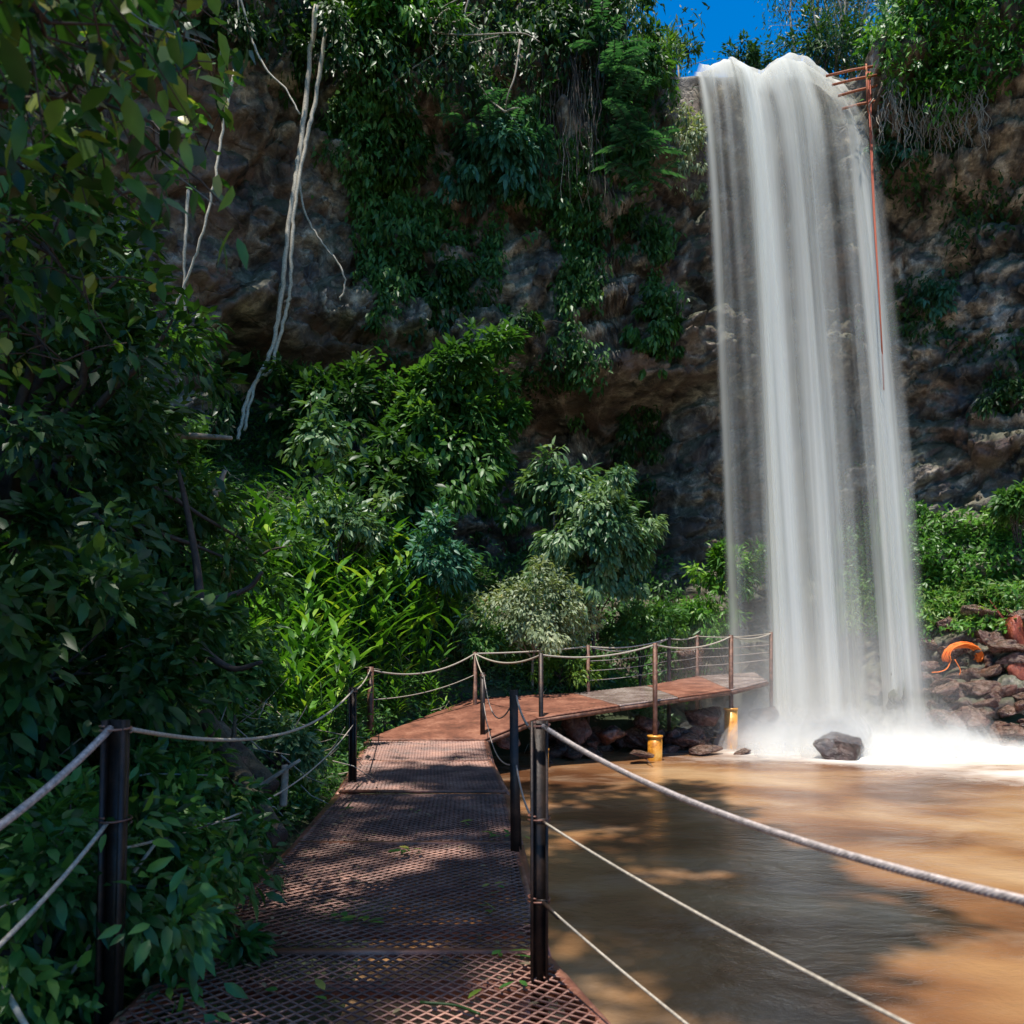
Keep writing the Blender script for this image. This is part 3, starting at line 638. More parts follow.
Ps = np.array(Ps); n = len(Ps); D = rvec(n)+np.array([.3, 0, -.5]); N = rvec(n)*.7+np.array([0, -.3, 1])
link('crown', leaf_mesh('crown', Ps, D, N, .095*(.7+.6*rng.random(n)), .05*(.7+.6*rng.random(n)), 2, .2, .2, rnd=rng.random(n)**1.1), G['near'], t); link('trunk', mb.mesh('trunk', True), M_bark, t)

# tall tree whose crown is over the walkway, above the frame: it casts the dappled shade
def keep(P):
    y = np.maximum(P[:, 1], .01); py = HZ-F*(P[:, 2]-EYE)/y; px = 512+F*P[:, 0]/y
    return ~((py > -60) & (P[:, 1] > 0) & (px > -60) & (px < 1084))
t = thing('tree', 'tall tree on the left bank whose crown arches over the walkway', 'tree', None, (-6.5, 1.5, gz(-6.5, 1.5))); ro = Vector((-6.5, 1.5, gz(-6.5, 1.5)))
mb = MB(); mes = []
for c, r, n in [((-1.2, 2.9, 20), (2.1, 3.2, 1.2), 9500), ((-3.2, .2, 19.4), (2.2, 2.4, 1.3), 2400), ((-6.2, 2.2, 20), (3.0, 3.0, 1.6), 3300), ((-9.8, 5.0, 20.5), (3.0, 3.0, 1.8), 3800), ((-5.2, -3.4, 19.5), (3.2, 2.6, 1.5), 2300)]:
    kp = lambda P, ro=ro: keep(P+np.array(tuple(ro)))
    me, c_, cc = crown_leaves(Vector(c)-ro, r, n, .28, .14, 2, 90, .24, keep=kp); mes.append(me)
    tt = np.linspace(0, 1, 8)[:, None]; e = np.array(c)-np.array(tuple(ro)); s0 = np.array([.2, .2, 13.0]); mb.tube(s0*(1-tt)+e*tt+np.array([0, 0, 1.2])*np.sin(tt*math.pi)*.5, np.linspace(.16, .05, 8), 6)
mb.tube([(0, 0, 0), (.1, 0, 4), (-.1, .1, 8), (.2, .2, 13.2)], [.4, .32, .27, .2], 10)
allV = []; allR = []; tris = []; quads = []; b = 0
for me in mes:
    v_ = np.empty(len(me.vertices)*3, np.float32); me.vertices.foreach_get('co', v_); nV = len(v_)//3; allV.append(v_.reshape(-1, 3)); k = nV//8; bb = np.arange(k)[:, None]*8+b
    quads += [bb+np.array([1, 2, 5, 4]), bb+np.array([2, 3, 6, 5])]; tris += [bb+np.array(q) for q in ([0, 2, 1], [0, 3, 2], [4, 5, 7], [5, 6, 7])]
    r_ = np.empty(nV, np.float32); me.attributes['rnd'].data.foreach_get('value', r_); allR.append(r_); b += nV
link('crown', np_mesh('crown', np.concatenate(allV), np.concatenate(quads), np.concatenate(tris), attrs={'rnd': np.concatenate(allR)}), G['mid'], t)
link('trunk', mb.mesh('trunk', True), M_bark, t)

# --- undergrowth: uncountable leaves over the banks
def carpet(n, region, hmin, hmax, L, W, seg, mat, name, label, dens=None, upw=.6):
    x0, x1, y0, y1 = region; x = rng.uniform(x0, x1, n*4); y = rng.uniform(y0, y1, n*4)
    s = pool_sd(x, y); k = (s > .25); 
    if dens is not None: k &= dens(x, y)
    k &= fbm(np.stack([x*1.3, y*1.3, x*0], -1), 3, 88) > np.where(y > 11, -.6, -.22)
    x, y = x[k][:n], y[k][:n]; n = len(x); h = height(x, y)
    hh = hmin+(hmax-hmin)*rng.random(n)*(.45+.55*(fbm(np.stack([x*.9, y*.9, x*0], -1), 3, 89)*.9+.5))
    P = np.stack([x, y, h+hh], -1); D = rvec(n)*np.array([1, 1, .5])+np.array([0, -.1, .0]); N = rvec(n)*.6+np.array([0, -.1, upw])
    sz = .6+.8*rng.random(n); cl = fbm(P*1.7, 3, 33)*.8+.5
    tag(link(name, leaf_mesh(name, P, D, N, L*sz, W*sz, seg, rnd=np.clip(.5*cl+.5*rng.random(n), 0, 1)), G[mat]), label, 'undergrowth', kind='stuff')
offdeck = lambda x, y: ((x < -1.62-.05*np.maximum(y-3, 0)) | (y > 13)) & ~((x > -2.25) & (y > 4.9) & (y < 7.4) & (vnoise(np.stack([x*4, y*4, x*0], -1), 2) > -.35))
carpet(21000, (-6, -1.45, 1.2, 8.5), .0, .55, .078, .030, 2, 'near', 'undergrowth', 'tangled dark leaves covering the bank left of the walkway', offdeck)
carpet(17000, (-9, -1.8, 6, 13.5), .0, .65, .10, .04, 1, 'mid', 'undergrowth', 'tangled shaded leaves on the bank further back at the left', offdeck)
carpet(9000, (-4.5, -.6, 10.5, 16.8), .0, .5, .12, .045, 1, 'mid', 'undergrowth', 'green leaves growing right up to the bend of the walkway', lambda x, y: (x < np.where(y < 12.5, -2.1-.1*(y-10.5), -2.22+.43*(y-12.56))))
carpet(26000, (-8, 5.2, 13, 21.5), .0, .6, .14, .05, 1, 'mid', 'undergrowth', 'mixed green leaves covering the slope under the cliff behind the walkway', lambda x, y: (pool_sd(x, y) > .9) & ~((x < 5.9) & (x > -1.2) & (y < 16.35+.5*np.maximum(x, 0))))
carpet(11000, (-2.5, 5.5, 16, 19.5), .0, .45, .12, .04, 1, 'gloss', 'undergrowth', 'low leafy growth between the platform back rail and the shrubs', lambda x, y: y > 16.35+.5*np.maximum(x, 0))
carpet(15000, (8.6, 14.5, 17.8, 22), .05, .45, .15, .06, 1, 'mid', 'ground_cover', 'carpet of green leaves on the slope right of the waterfall', lambda x, y: pool_sd(x, y) > 2.3, 1.0)
carpet(9000, (8.6, 14.5, 17.2, 20.2), .03, .28, .15, .035, 1, 'grass', 'grass', 'bright grassy patch above the wet rocks right of the waterfall', lambda x, y: (pool_sd(x, y) > 1.6) & (pool_sd(x, y) < 2.9), .4)

def face_leaves(n, mask, L, W, seg, mat, name, label, cat, thick=.35, thr=-.1, droop=.6, fs=.55, zs=1.0):
    zc = (wall[:-1, :-1]+wall[1:, 1:])/2; X, Y, Zc = zc[..., 0], zc[..., 1], zc[..., 2]
    nz = fbm(zc*np.array([1, 1, zs])*fs+7.7, 4, 55)*1.7; wgt = np.where(mask(X, Y, Zc) & (Y > 9), np.clip((nz-thr)*3, 0, 1), 0).ravel()
    idx = rng.choice(len(wgt), n, p=wgt/wgt.sum()); e1 = (wall[:-1, 1:]-wall[:-1, :-1]).reshape(-1, 3)[idx]; e2 = (wall[1:, :-1]-wall[:-1, :-1]).reshape(-1, 3)[idx]
    nn = np.cross(e1, e2); nn /= np.linalg.norm(nn, axis=1)[:, None]+1e-9
    hn = np.stack([NX_[:-1][idx % (NS-1)], NY_[:-1][idx % (NS-1)], 0*nn[:, 0]], -1); nn = np.where((np.sum(nn*hn, 1) < 0)[:, None], -nn, nn)
    th = thick*(.35+.65*np.clip(wgt[idx], 0, 1))*rng.random(n)**1.3*(1+fbm(zc.reshape(-1, 3)[idx]*1.5, 3, 4))
    P = zc.reshape(-1, 3)[idx]+e1*rng.uniform(-.5, .5, (n, 1))+e2*rng.uniform(-.5, .5, (n, 1))+(nn*.5+hn*.7)*th[:, None]+rvec(n)*.04
    D = rvec(n)+hn*.4+np.array([0, 0, -droop]); N = hn*.6+np.array([0, 0, .7])+rvec(n)*.5; sz = .6+.8*rng.random(n); cl = fbm(P*1.3, 3, 12)*.9+.5
    tag(link(name, leaf_mesh(name, P, D, N, L*sz, W*sz, seg, rnd=np.clip(.5*cl+.5*rng.random(n), 0, 1)), G[mat]), label, cat, kind='stuff')
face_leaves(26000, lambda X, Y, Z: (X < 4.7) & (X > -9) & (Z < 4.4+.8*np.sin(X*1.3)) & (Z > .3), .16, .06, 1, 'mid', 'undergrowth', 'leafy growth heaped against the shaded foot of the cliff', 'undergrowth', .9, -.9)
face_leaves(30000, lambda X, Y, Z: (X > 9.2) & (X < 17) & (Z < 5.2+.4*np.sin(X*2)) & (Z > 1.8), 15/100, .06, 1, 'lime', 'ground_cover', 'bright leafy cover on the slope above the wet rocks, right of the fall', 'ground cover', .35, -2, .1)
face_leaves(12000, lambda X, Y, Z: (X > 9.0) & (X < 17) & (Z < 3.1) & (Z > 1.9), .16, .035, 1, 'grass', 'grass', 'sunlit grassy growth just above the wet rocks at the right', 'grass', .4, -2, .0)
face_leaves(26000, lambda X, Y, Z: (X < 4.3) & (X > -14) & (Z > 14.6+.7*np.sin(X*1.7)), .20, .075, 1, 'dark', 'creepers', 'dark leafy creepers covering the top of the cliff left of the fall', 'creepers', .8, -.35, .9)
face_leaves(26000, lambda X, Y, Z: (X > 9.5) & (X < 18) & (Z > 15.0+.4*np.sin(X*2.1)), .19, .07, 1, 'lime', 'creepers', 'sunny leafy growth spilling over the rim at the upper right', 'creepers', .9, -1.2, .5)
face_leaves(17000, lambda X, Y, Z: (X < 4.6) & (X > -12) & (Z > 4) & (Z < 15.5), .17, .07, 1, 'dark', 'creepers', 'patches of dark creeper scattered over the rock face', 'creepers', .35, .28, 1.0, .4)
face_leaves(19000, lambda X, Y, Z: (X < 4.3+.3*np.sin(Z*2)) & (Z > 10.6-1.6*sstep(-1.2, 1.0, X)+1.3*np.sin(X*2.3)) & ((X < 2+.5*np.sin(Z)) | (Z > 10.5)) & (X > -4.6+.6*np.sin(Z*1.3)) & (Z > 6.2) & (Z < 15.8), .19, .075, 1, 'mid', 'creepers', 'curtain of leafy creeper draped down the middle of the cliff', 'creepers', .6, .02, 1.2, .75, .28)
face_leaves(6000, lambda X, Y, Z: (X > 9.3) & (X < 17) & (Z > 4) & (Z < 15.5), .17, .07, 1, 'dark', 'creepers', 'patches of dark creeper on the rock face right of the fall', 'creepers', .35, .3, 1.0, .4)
# rim vegetation, right of the fall
for i, (px, py, d, r, n, mat, lab) in enumerate([
 (948, 35, 20.8, (1.2, .9, .8), 3600, 'lime', 'bright leafy shrub on the rim, first to the right of the red rods'),
 (1000, 25, 20.0, (1.4, 1.0, .9), 3600, 'mid', 'green shrub on the rim at the upper right corner'),
 (975, 85, 20.0, (1.3, .6, .55), 2200, 'mid', 'shaded shrub drooping over the rim below the bright ones'),
 (925, 88, 20.8, (.7, .5, .45), 1500, 'pale', 'greyish drooping growth right beside the red rods'),
 (892, 40, 23.0, (.7, .6, .7), 1500, 'lime', 'bright green bush between the wispy tree and the rim shrubs')]):
    p = at(px, py, d); bush('rim_shrub', lab, 'shrub', p, r, n, .19, .075, mat, root=p+Vector((0, .6, -r[2])), clumps=60, csize=.24, group='shrubs on the cliff rim')
# dead grass and roots hanging below the rim
def root_curtain(name, label, cat, spots, mat, group=None, r=.012, wob=.12):
    p0 = spots[0][0]; t = thing(name, label, cat, group, p0); mb = MB()
    for p, l in spots:
        n = 9; tt = np.linspace(0, 1, n); w = np.cumsum(rng.normal(size=(n, 3)), 0)*wob*np.array([.5, .3, .1])
        mb.tube(np.array(tuple(Vector(p)-Vector(p0)))+np.stack([tt*0, tt*0, -tt*l], -1)+w*l*.35, np.linspace(r, r*.4, n)*rng.uniform(.5, 1.3), 4)
    link('strands', mb.mesh('strands', True), mat, t); return t
root_curtain('dead_grass', 'dry brown grass and roots hanging under the rim right of the red rods', 'dead grass', [(hit(rng.uniform(875, 985), rng.uniform(78, 112), .35)[0], rng.uniform(.4, 1.5)) for _ in range(150)], M_bark2, r=.014, wob=.3)
root_curtain('aerial_roots', 'thin bundle of hanging roots on the dark upper cliff', 'roots', [(hit(rng.uniform(535, 605), rng.uniform(25, 60), .5)[0], rng.uniform(1.5, 3.6)) for _ in range(34)], M_bark, r=.022)
root_curtain('aerial_roots', 'long brown roots hanging right beside the blue-green fern', 'roots', [(hit(rng.uniform(565, 600), rng.uniform(60, 100), .4)[0], rng.uniform(1.5, 4.0)) for _ in range(16)], M_bark2, r=.014)

# lianas: polylines in the picture laid just in front of the rock
def liana(label, pts, r, off=.45, mat=None, fork=None):
    P = [tuple(hit(px, py, off)[0]) for px, py in pts]
    Y = np.array(P); ys = Y[:, 1].min()*.35+np.median(Y[:, 1])*.65
    ys = Y[:, 1].min()-.1; P = [tuple(at(px, py, ys+.15*math.sin(py*.02))) for px, py in pts]
    cv = catmull(np.array(P), 6); cv += rng.normal(size=cv.shape)*.012
    mb = MB(); mb.tube(cv-cv[0], np.linspace(r, r*.75, len(cv))*(1+.25*rng.random(len(cv))), 6)
    for f in (fork or []):
        Q = catmull(np.array([tuple(at(px, py, ys)) for px, py in f]), 6); mb.tube(Q-cv[0], np.linspace(r*.6, r*.2, len(Q)), 5)
    o = link('liana', mb.mesh('liana', True), mat or M_liana, loc=cv[0]); tag(o, label, 'liana', 'pale lianas on the cliff'); return o
liana('thickest pale liana, looping at its lower end before the dark recess', [(316, 5), (310, 60), (303, 125), (297, 170), (290, 215), (285, 260), (280, 310), (273, 345), (262, 372), (250, 392), (242, 420), (238, 440)], .055)
liana('pale liana twisting alongside the thickest one', [(326, 30), (316, 95), (309, 130), (302, 165), (296, 200), (292, 240), (290, 290), (286, 310), (276, 350), (270, 372), (258, 378), (250, 405), (245, 430)], .042)
liana('thin liana swinging out to the right of the pair', [(300, 175), (302, 200), (312, 228), (328, 250), (341, 268), (345, 285), (340, 300)], .025)
liana('crooked liana crossing from the top edge down to the pair', [(240, -10), (252, 40), (268, 72), (285, 88), (300, 115)], .025)
liana('thin liana over the reddish slab, slanting to the left', [(235, 70), (222, 130), (215, 175), (205, 225), (192, 265), (178, 300), (165, 330)], .026)
liana('straight thin liana hanging by the left edge of the slab', [(188, 190), (186, 230), (184, 275), (185, 320), (184, 360)], .028)
liana('white thin vine at the top edge over the left trees', [(239, -10), (238, 15), (236, 42)], .02)
# bare twigs top centre
t = thing('dead_branch', 'tangle of bare pale twigs against the dark cliff top', 'branch', None, hit(440, 20, .8)[0]); mb = MB(); ro = t.location.copy()
for f in [[(400, 5), (430, 30), (470, 35), (520, 33), (540, 42)], [(430, -5), (425, 20), (450, 45), (500, 36)], [(520, 40), (515, 75), (508, 95), (505, 112)], [(505, 112), (490, 100), (482, 88)], [(505, 112), (515, 108), (522, 109)], [(380, 95), (410, 70), (440, 50), (450, 30)], [(400, 108), (425, 85), (442, 60)], [(460, 5), (440, 15), (430, 40), (445, 55)], [(470, -5), (465, 18), (480, 30)], [(405, 0), (420, 12), (440, 8), (462, -3)], [(415, 25), (435, 18), (455, 22), (475, 12)]]:
    P = catmull(np.array([tuple(at(px, py, ro.y-.1+rng.uniform(-.3, .2))) for px, py in f]), 5); mb.tube(P-np.array(tuple(ro)), np.linspace(.028, .012, len(P)), 5)
link('twigs', mb.mesh('twigs', True), M_bark2, t)
# twigs among left foliage
for lab, d, f in [('curved dark bough crossing the left foliage above the log', 6.2, [[(115, 565), (150, 590), (200, 600), (245, 590), (262, 572)], [(200, 600), (196, 560), (185, 500), (178, 470)], [(180, 640), (195, 665), (190, 690)], [(190, 640), (230, 668), (262, 662)]]),
                  ('pale thin branch crossing the foliage at the end of the lianas', 8.0, [[(150, 438), (190, 436), (232, 438)], [(150, 430), (172, 450), (190, 510), (200, 545)], [(215, 495), (225, 470)]]),
                  ('short bare twig at the top edge among the big blurred leaves', 2.9, [[(115, 0), (150, 25), (200, 42)]]), ('pale slanting twig below the big blurred leaves, before the rock', 2.9, [[(145, 140), (165, 165), (215, 205)]])]:
    ro = at(*f[0][0], d); mb = MB()
    for q in f:
        P = catmull(np.array([tuple(at(px, py, d+rng.uniform(-.05, .1))) for px, py in q]), 6); mb.tube(P-np.array(tuple(ro)), np.linspace(.006*d, .0025*d, len(P)) if d > 3 else np.linspace(.004, .002, len(P)), 6)
    o = link('branch', mb.mesh('branch', True), M_bark if 'dark' in lab else M_bark2, loc=ro); tag(o, lab, 'branch')
# leaning log and sticks by the walkway
def log(name, label, a, b, r0, r1, mat, stubs=()):
    a, b = np.array(tuple(a)), np.array(tuple(b)); tt = np.linspace(0, 1, 14)[:, None]
    P = (b-a)*tt+np.cumsum(rng.normal(size=(14, 3)), 0)*r0*.05*tt*(1-tt)*2; mb = MB(); mb.tube(P, np.linspace(r0, r1, 14)*(1+.03*rng.normal(size=14)), 14)
    for s_, e in stubs: mb.tube([P[s_], (P[s_]+np.array(tuple(e))-a)/2+.01, np.array(tuple(e))-a], [r1*.4, r1*.3, r1*.15], 6)
    o = link(name, mb.mesh(name, True), mat, loc=a); return tag(o, label, name.replace('_', ' '))
log('fallen_log', 'dark leaning log whose lower end rests at the deck edge', at(275, 838, 5.2), at(205, 715, 6.3), .085, .06, M_log, [(8, at(235, 715, 6.0))])
log('fallen_log', 'shorter dark log lying behind the leaning one', at(268, 790, 6.3), at(215, 728, 6.6), .10, .085, M_log)
log('stick', 'short upright broken stick by the second left post', at(283, 806, 6.0), at(285, 765, 6.0), .03, .026, M_bark2)
log('stick', 'slanting stick propped next to the upright broken one', at(255, 790, 5.9), at(300, 760, 5.9), .02, .012, M_bark2)
log('stick', 'pale stick lying across the lower left corner', at(-10, 965, 2.9), at(28, 1030, 2.7), .012, .010, M_liana)
log('stick', 'forked pale twig sticking out right of the front left post', at(128, 880, 3.3), at(158, 840, 3.3), .008, .006, M_liana, [(13, at(135, 848, 3.3))])
log('stick', 'brown stick rising out of the leaves below the left ropes', at(35, 1030, 3.0), at(90, 945, 3.2), .01, .007, M_bark2)
log('stick', 'thin fallen branch lying along the far deck edge beneath the posts', at(208, 790, 5.6), at(275, 838, 5.5), .015, .008, M_bark2)

mb = MB()
for k in range(330):
    if k < 230: x = rng.uniform(-5, -1.9); y = rng.uniform(2.2, 10); z = gz(x, y)+rng.uniform(.1, .75)
    else: x = rng.uniform(-6.5, 3); y = rng.uniform(13.5, 19); z = gz(x, y)+rng.uniform(.2, .9)
    d = rvec(1)[0]*np.array([1, .7, .8]); l = rng.uniform(.25, .9); p = np.array([x, y, z]); mb.tube([p, p+d*l*.5+rng.normal(size=3)*.04, p+d*l], [.008, .006, .003], 4)
tag(link('twigs', mb.mesh('twigs', True), M_bark2), 'thin dead twigs lying through the undergrowth of the left bank', 'twigs', kind='stuff')
# trees on the plateau against the sky
def wispy(label, px, d, ztop, n, spread, stems, mat='dark', name='tree', L=.22):
    x = (px-512)/F*d; ro = np.array([x, d, 16.2]); t = thing(name, label, 'tree', None, ro); mb = MB(); P = []
    for s in range(stems):
        e = np.array([rng.uniform(-spread, spread), rng.uniform(-.8, .8), ztop-16.2]); b = np.array([e[0]*.35, 0, 0]); tt = np.linspace(0, 1, 9)[:, None]
        st = b*(1-tt)+e*tt+rng.normal(size=(9, 3))*.1; mb.tube(st, np.linspace(.07, .025, 9), 6)
        for i in range(3, 9):
            for q in range(3):
                en = st[i]+rng.normal(size=3)*np.array([.8, .6, .35])+np.array([0, 0, .25]); mb.tube([st[i], (st[i]+en)/2, en], [.02, .014, .006], 4)
                cl = en+rng.normal(size=(n, 3))*np.array([.3, .3, .2]); P.append(cl)
    P = np.concatenate(P); k = len(P); D = rvec(k)*.7+np.array([0, 0, -.8]); N = rvec(k)+np.array([0, 0, .5])
    link('crown', leaf_mesh('crown', P, D, N, L*(.6+.8*rng.random(k)), L*.28, 1), G[mat], t); link('trunk', mb.mesh('trunk', True), M_bark2, t)
wispy('wispy many-stemmed tree rising behind the middle of the waterfall lip', 812, 27, 25.5, 34, 1.9, 10, L=.17)
wispy('wispy tree behind the right shoulder of the waterfall', 868, 29, 27, 30, 1.7, 8, L=.17)
wispy('small thin tree standing alone against the blue sky on the cliff edge', 672, 24.5, 19.2, 22, .3, 2, 'mid', L=.16)
wispy('dark bushy tree at the top edge left of the sky gap', 610, 24, 21.5, 34, 1.2, 6, 'dark')
bush('shrub', 'small dark bush against the sky between cliff edge and fall', 'shrub', at(688, 50, 24), (.35, .3, .35), 420, .14, .05, 'dark', root=at(688, 62, 24), clumps=16)
bush('shrub', 'low bushes seen just over the left part of the waterfall lip', 'shrub', at(742, 62, 27), (1.1, .5, .42), 1100, .18, .06, 'dark', root=at(742, 75, 27), clumps=26)
bush('shrub', 'grass-like growth on the cliff edge beneath the small lone tree', 'shrub', at(655, 52, 22.2), (.75, .4, .28), 1200, .24, .03, 'grass', root=at(655, 66, 22.2), clumps=30, droop=-.8)
bush('shrub', 'dark bush behind the waterfall lip filling under the wispy tree', 'shrub', at(825, 50, 26.5), (2.1, .8, 1.0), 2600, .2, .06, 'dark', root=at(825, 80, 26.5), clumps=55)

# ------------------------------------------------------------------ rocks
def rock_mesh(seed, sub=3):
    r_ = np.random.default_rng(seed); bm = bmesh.new()
    for p in r_.normal(size=(13, 3)): p = p/np.linalg.norm(p)*r_.uniform(.8, 1.1); bm.verts.new(p)
    bmesh.ops.convex_hull(bm, input=bm.verts); 
    for v_ in [v_ for v_ in bm.verts if not v_.link_faces]: bm.verts.remove(v_)
    bmesh.ops.bevel(bm, geom=bm.edges[:]+bm.verts[:], offset=.07, segments=1, affect='EDGES')
    bmesh.ops.triangulate(bm, faces=bm.faces[:]); bmesh.ops.subdivide_edges(bm, edges=bm.edges[:], cuts=sub, use_grid_fill=True); bmesh.ops.triangulate(bm, faces=bm.faces[:])
    co = np.array([tuple(v_.co) for v_ in bm.verts]); n = fbm(co*1.6+seed, 4, seed)*.16+fbm(co*6+seed, 3, seed+3)*.035
    for v_, k in zip(bm.verts, n): v_.co *= 1+k
    me = bpy.data.meshes.new('rock'); bm.to_mesh(me); bm.free(); me.polygons.foreach_set('use_smooth', np.ones(len(me.polygons), bool)); return me
rms = [rock_mesh(i) for i in range(9)]
for r_ in rms: r_.materials.append(M_rock)
def rock(label, loc, size, group, mesh=None, name='rock'):
    o = link(name, mesh or rms[rng.integers(9)], None, loc=loc); o.scale = size; o.rotation_euler = (rng.uniform(-.4, .4), rng.uniform(-.4, .4), rng.uniform(0, 6.28))
    return tag(o, label, 'rock', group)
bl = rock_mesh(101, 4); bl.materials.append(M_boulder)
o = rock('dark wet boulder in the froth in front of the waterfall', at(838, 756, 15.0), (.78, .6, .52), None, bl, 'boulder'); o.rotation_euler = (.1, .15, .7)
o = rock('grey boulder half hidden in the spray at the end of the platform', at(765, 722, 17.3), (.5, .45, .42), None, bl, 'boulder')
# under the platform
GU = 'rocks under the platform'
for px, py, d, s, lab in [(610, 735, 15.2, (.42, .35, .27), 'big brown rock under the platform, left of the second orange footing'), (645, 722, 15.9, (.34, .3, .26), 'mossy rock beneath the platform just behind the second front post'),
    (685, 735, 16.2, (.45, .35, .25), 'slanting flat rock between the last two orange footings'), (700, 712, 17.0, (.45, .4, .35), 'pale wet rock in thin spray under the far end of the deck'),
    (640, 752, 14.7, (.35, .22, .07), 'flat slab just breaking the water beside the second footing'), (705, 748, 15.8, (.4, .3, .12), 'low rock at the waterline left of the last orange footing'),
    (740, 752, 15.9, (.3, .25, .12), 'small wet rock at the foot of the last orange footing'), (575, 728, 15.2, (.4, .3, .3), 'pale grey rock under the first bay of the platform'),
    (500, 735, 13.9, (.4, .4, .25), 'grey rock in the shade under the bend in the walkway'), (693, 657, 19.6, (.5, .4, .4), 'reddish rock behind the back rail of the platform')]:
    rock(lab, at(px, py+2, d-.5) if py > 660 else at(px, py, d), s, GU)
for k in range(85):
    px = rng.uniform(545, 765); d = np.interp(px, [545, 765], [14.0, 16.9])+rng.uniform(0, 1.7); x = (px-512)/F*d; s = rng.uniform(.14, .36)
    z = max(gz(x, d), -.68)+rng.uniform(0, .38)
    rock('wet brown rock in the heap under the platform', (x, d, z), (s*rng.uniform(.9, 1.5), s, s*rng.uniform(.6, .9)), GU)
# right bank
GR = 'wet rocks on the bank right of the waterfall'
for px, py, d, s, lab in [(968, 720, 16.8, (.55, .42, .32), 'large striped red-brown rock low in the right rock heap'), (945, 690, 17.3, (.48, .35, .22), 'flat purple-brown rock on the left flank of the right heap'),
    (990, 672, 17.5, (.6, .4, .2), 'shiny wet slab halfway up the right rock heap'), (985, 617, 18.6, (.6, .45, .3), 'dark red rock at the top of the heap, under the grass'),
    (1012, 735, 16.4, (.45, .4, .28), 'dark rock at the waterline by the right picture edge'), (930, 738, 16.9, (.35, .3, .2), 'wet rock at the waterline right next to the fall')]:
    rock(lab, hit(px, py, .05)[0], s, GR)
for k in range(150):
    px = rng.uniform(918, 1060); py = rng.uniform(612+.25*max(0, 985-px), 752); p = hit(px, py, -.02)[0]; s = rng.uniform(.12, .36)
    rock('red-brown wet rock in the heap right of the waterfall', p, (s*rng.uniform(.9, 1.6), s, s*rng.uniform(.55, .85)), GR)
rc = rock_mesh(56); rc.materials.append(M_redclay)
rock('smooth bright red clay block at the right picture edge', hit(1020, 640, .1)[0], (.45, .3, .62), None, rc, 'clay_block')
rock('red-stained rock below the bright clay block at the edge', hit(1020, 672, .1)[0], (.28, .25, .3), None, rc, 'stained_rock')

# orange rope coil on the rocks
mb = MB(); c0 = hit(962, 655, .55)[0]
for k in range(26):
    w0 = rng.uniform(.85, 1.12); tt = np.linspace(-.15, 1.15, 22)
    X = -np.cos(tt*math.pi)*.40*w0; Zz = np.sin(np.clip(tt, 0, 1)*math.pi)*.30*w0-np.maximum(np.abs(tt-.5)-.5, 0)*.5
    mb.tube(np.stack([X+rng.normal()*.02, -.05+rng.normal()*.05+0*X, Zz+rng.normal()*.02-.05], -1)+rng.normal(size=(22, 3))*.006, .014, 5)
P = catmull(np.array([(-.3, -.1, -.1), (-.42, -.15, -.3), (-.6, -.2, -.38), (-.8, -.2, -.4)], float), 6); mb.tube(P, .014, 5)
P = catmull(np.array([(-.25, -.15, -.1), (-.15, -.2, -.35), (-.2, -.2, -.5)], float), 6); mb.tube(P, .012, 5)
tag(link('rope_coil', mb.mesh('rope_coil', True), M_ropeor, loc=c0), 'bright orange rope coil draped over the rocks right of the waterfall', 'rope')

# abseil frame and rope at the lip
t = thing('abseil_frame', 'rusty red frame of four rods at the cliff rim beside the waterfall lip', 'metal frame', None, at(872, 68, 21.3)); ro = t.location.copy()
for (a, b) in [((826, 76), (875, 66)), ((832, 85), (877, 75)), ((838, 96), (877, 86)), ((842, 109), (877, 101))]:
    mb = MB(); p = at(*b, 20.5); q = at(*a, 20.7); mb.tube([p-ro, (p+q)/2-ro+Vector((0, 0, .02)), q-ro], .032, 7); link('rod', mb.mesh('rod', True), M_rod, t)
mb = MB(); mb.bar(at(866, 64, 20.5)-ro, at(868, 112, 20.5)-ro, .035, .035, (0, 1, 0)); link('upright', mb.mesh('upright'), M_rod, t)
mb = MB()
for dx in (0, .05):
    P = catmull(np.array([tuple(at(868+dx*38, 72, 20.6)), tuple(at(870+dx*30, 130, 20.2)), tuple(at(873+dx*20, 200, 19.8)), tuple(at(877+dx*8, 265, 19.4)), tuple(at(881, 330, 19.2)), tuple(at(884, 390, 19.4))], float), 8); mb.tube(P-np.array(tuple(ro)), .017, 6)
tag(link('climbing_rope', mb.mesh('climbing_rope', True), M_ropered, loc=ro), 'long red climbing rope hanging from the rim along the waterfall', 'rope')

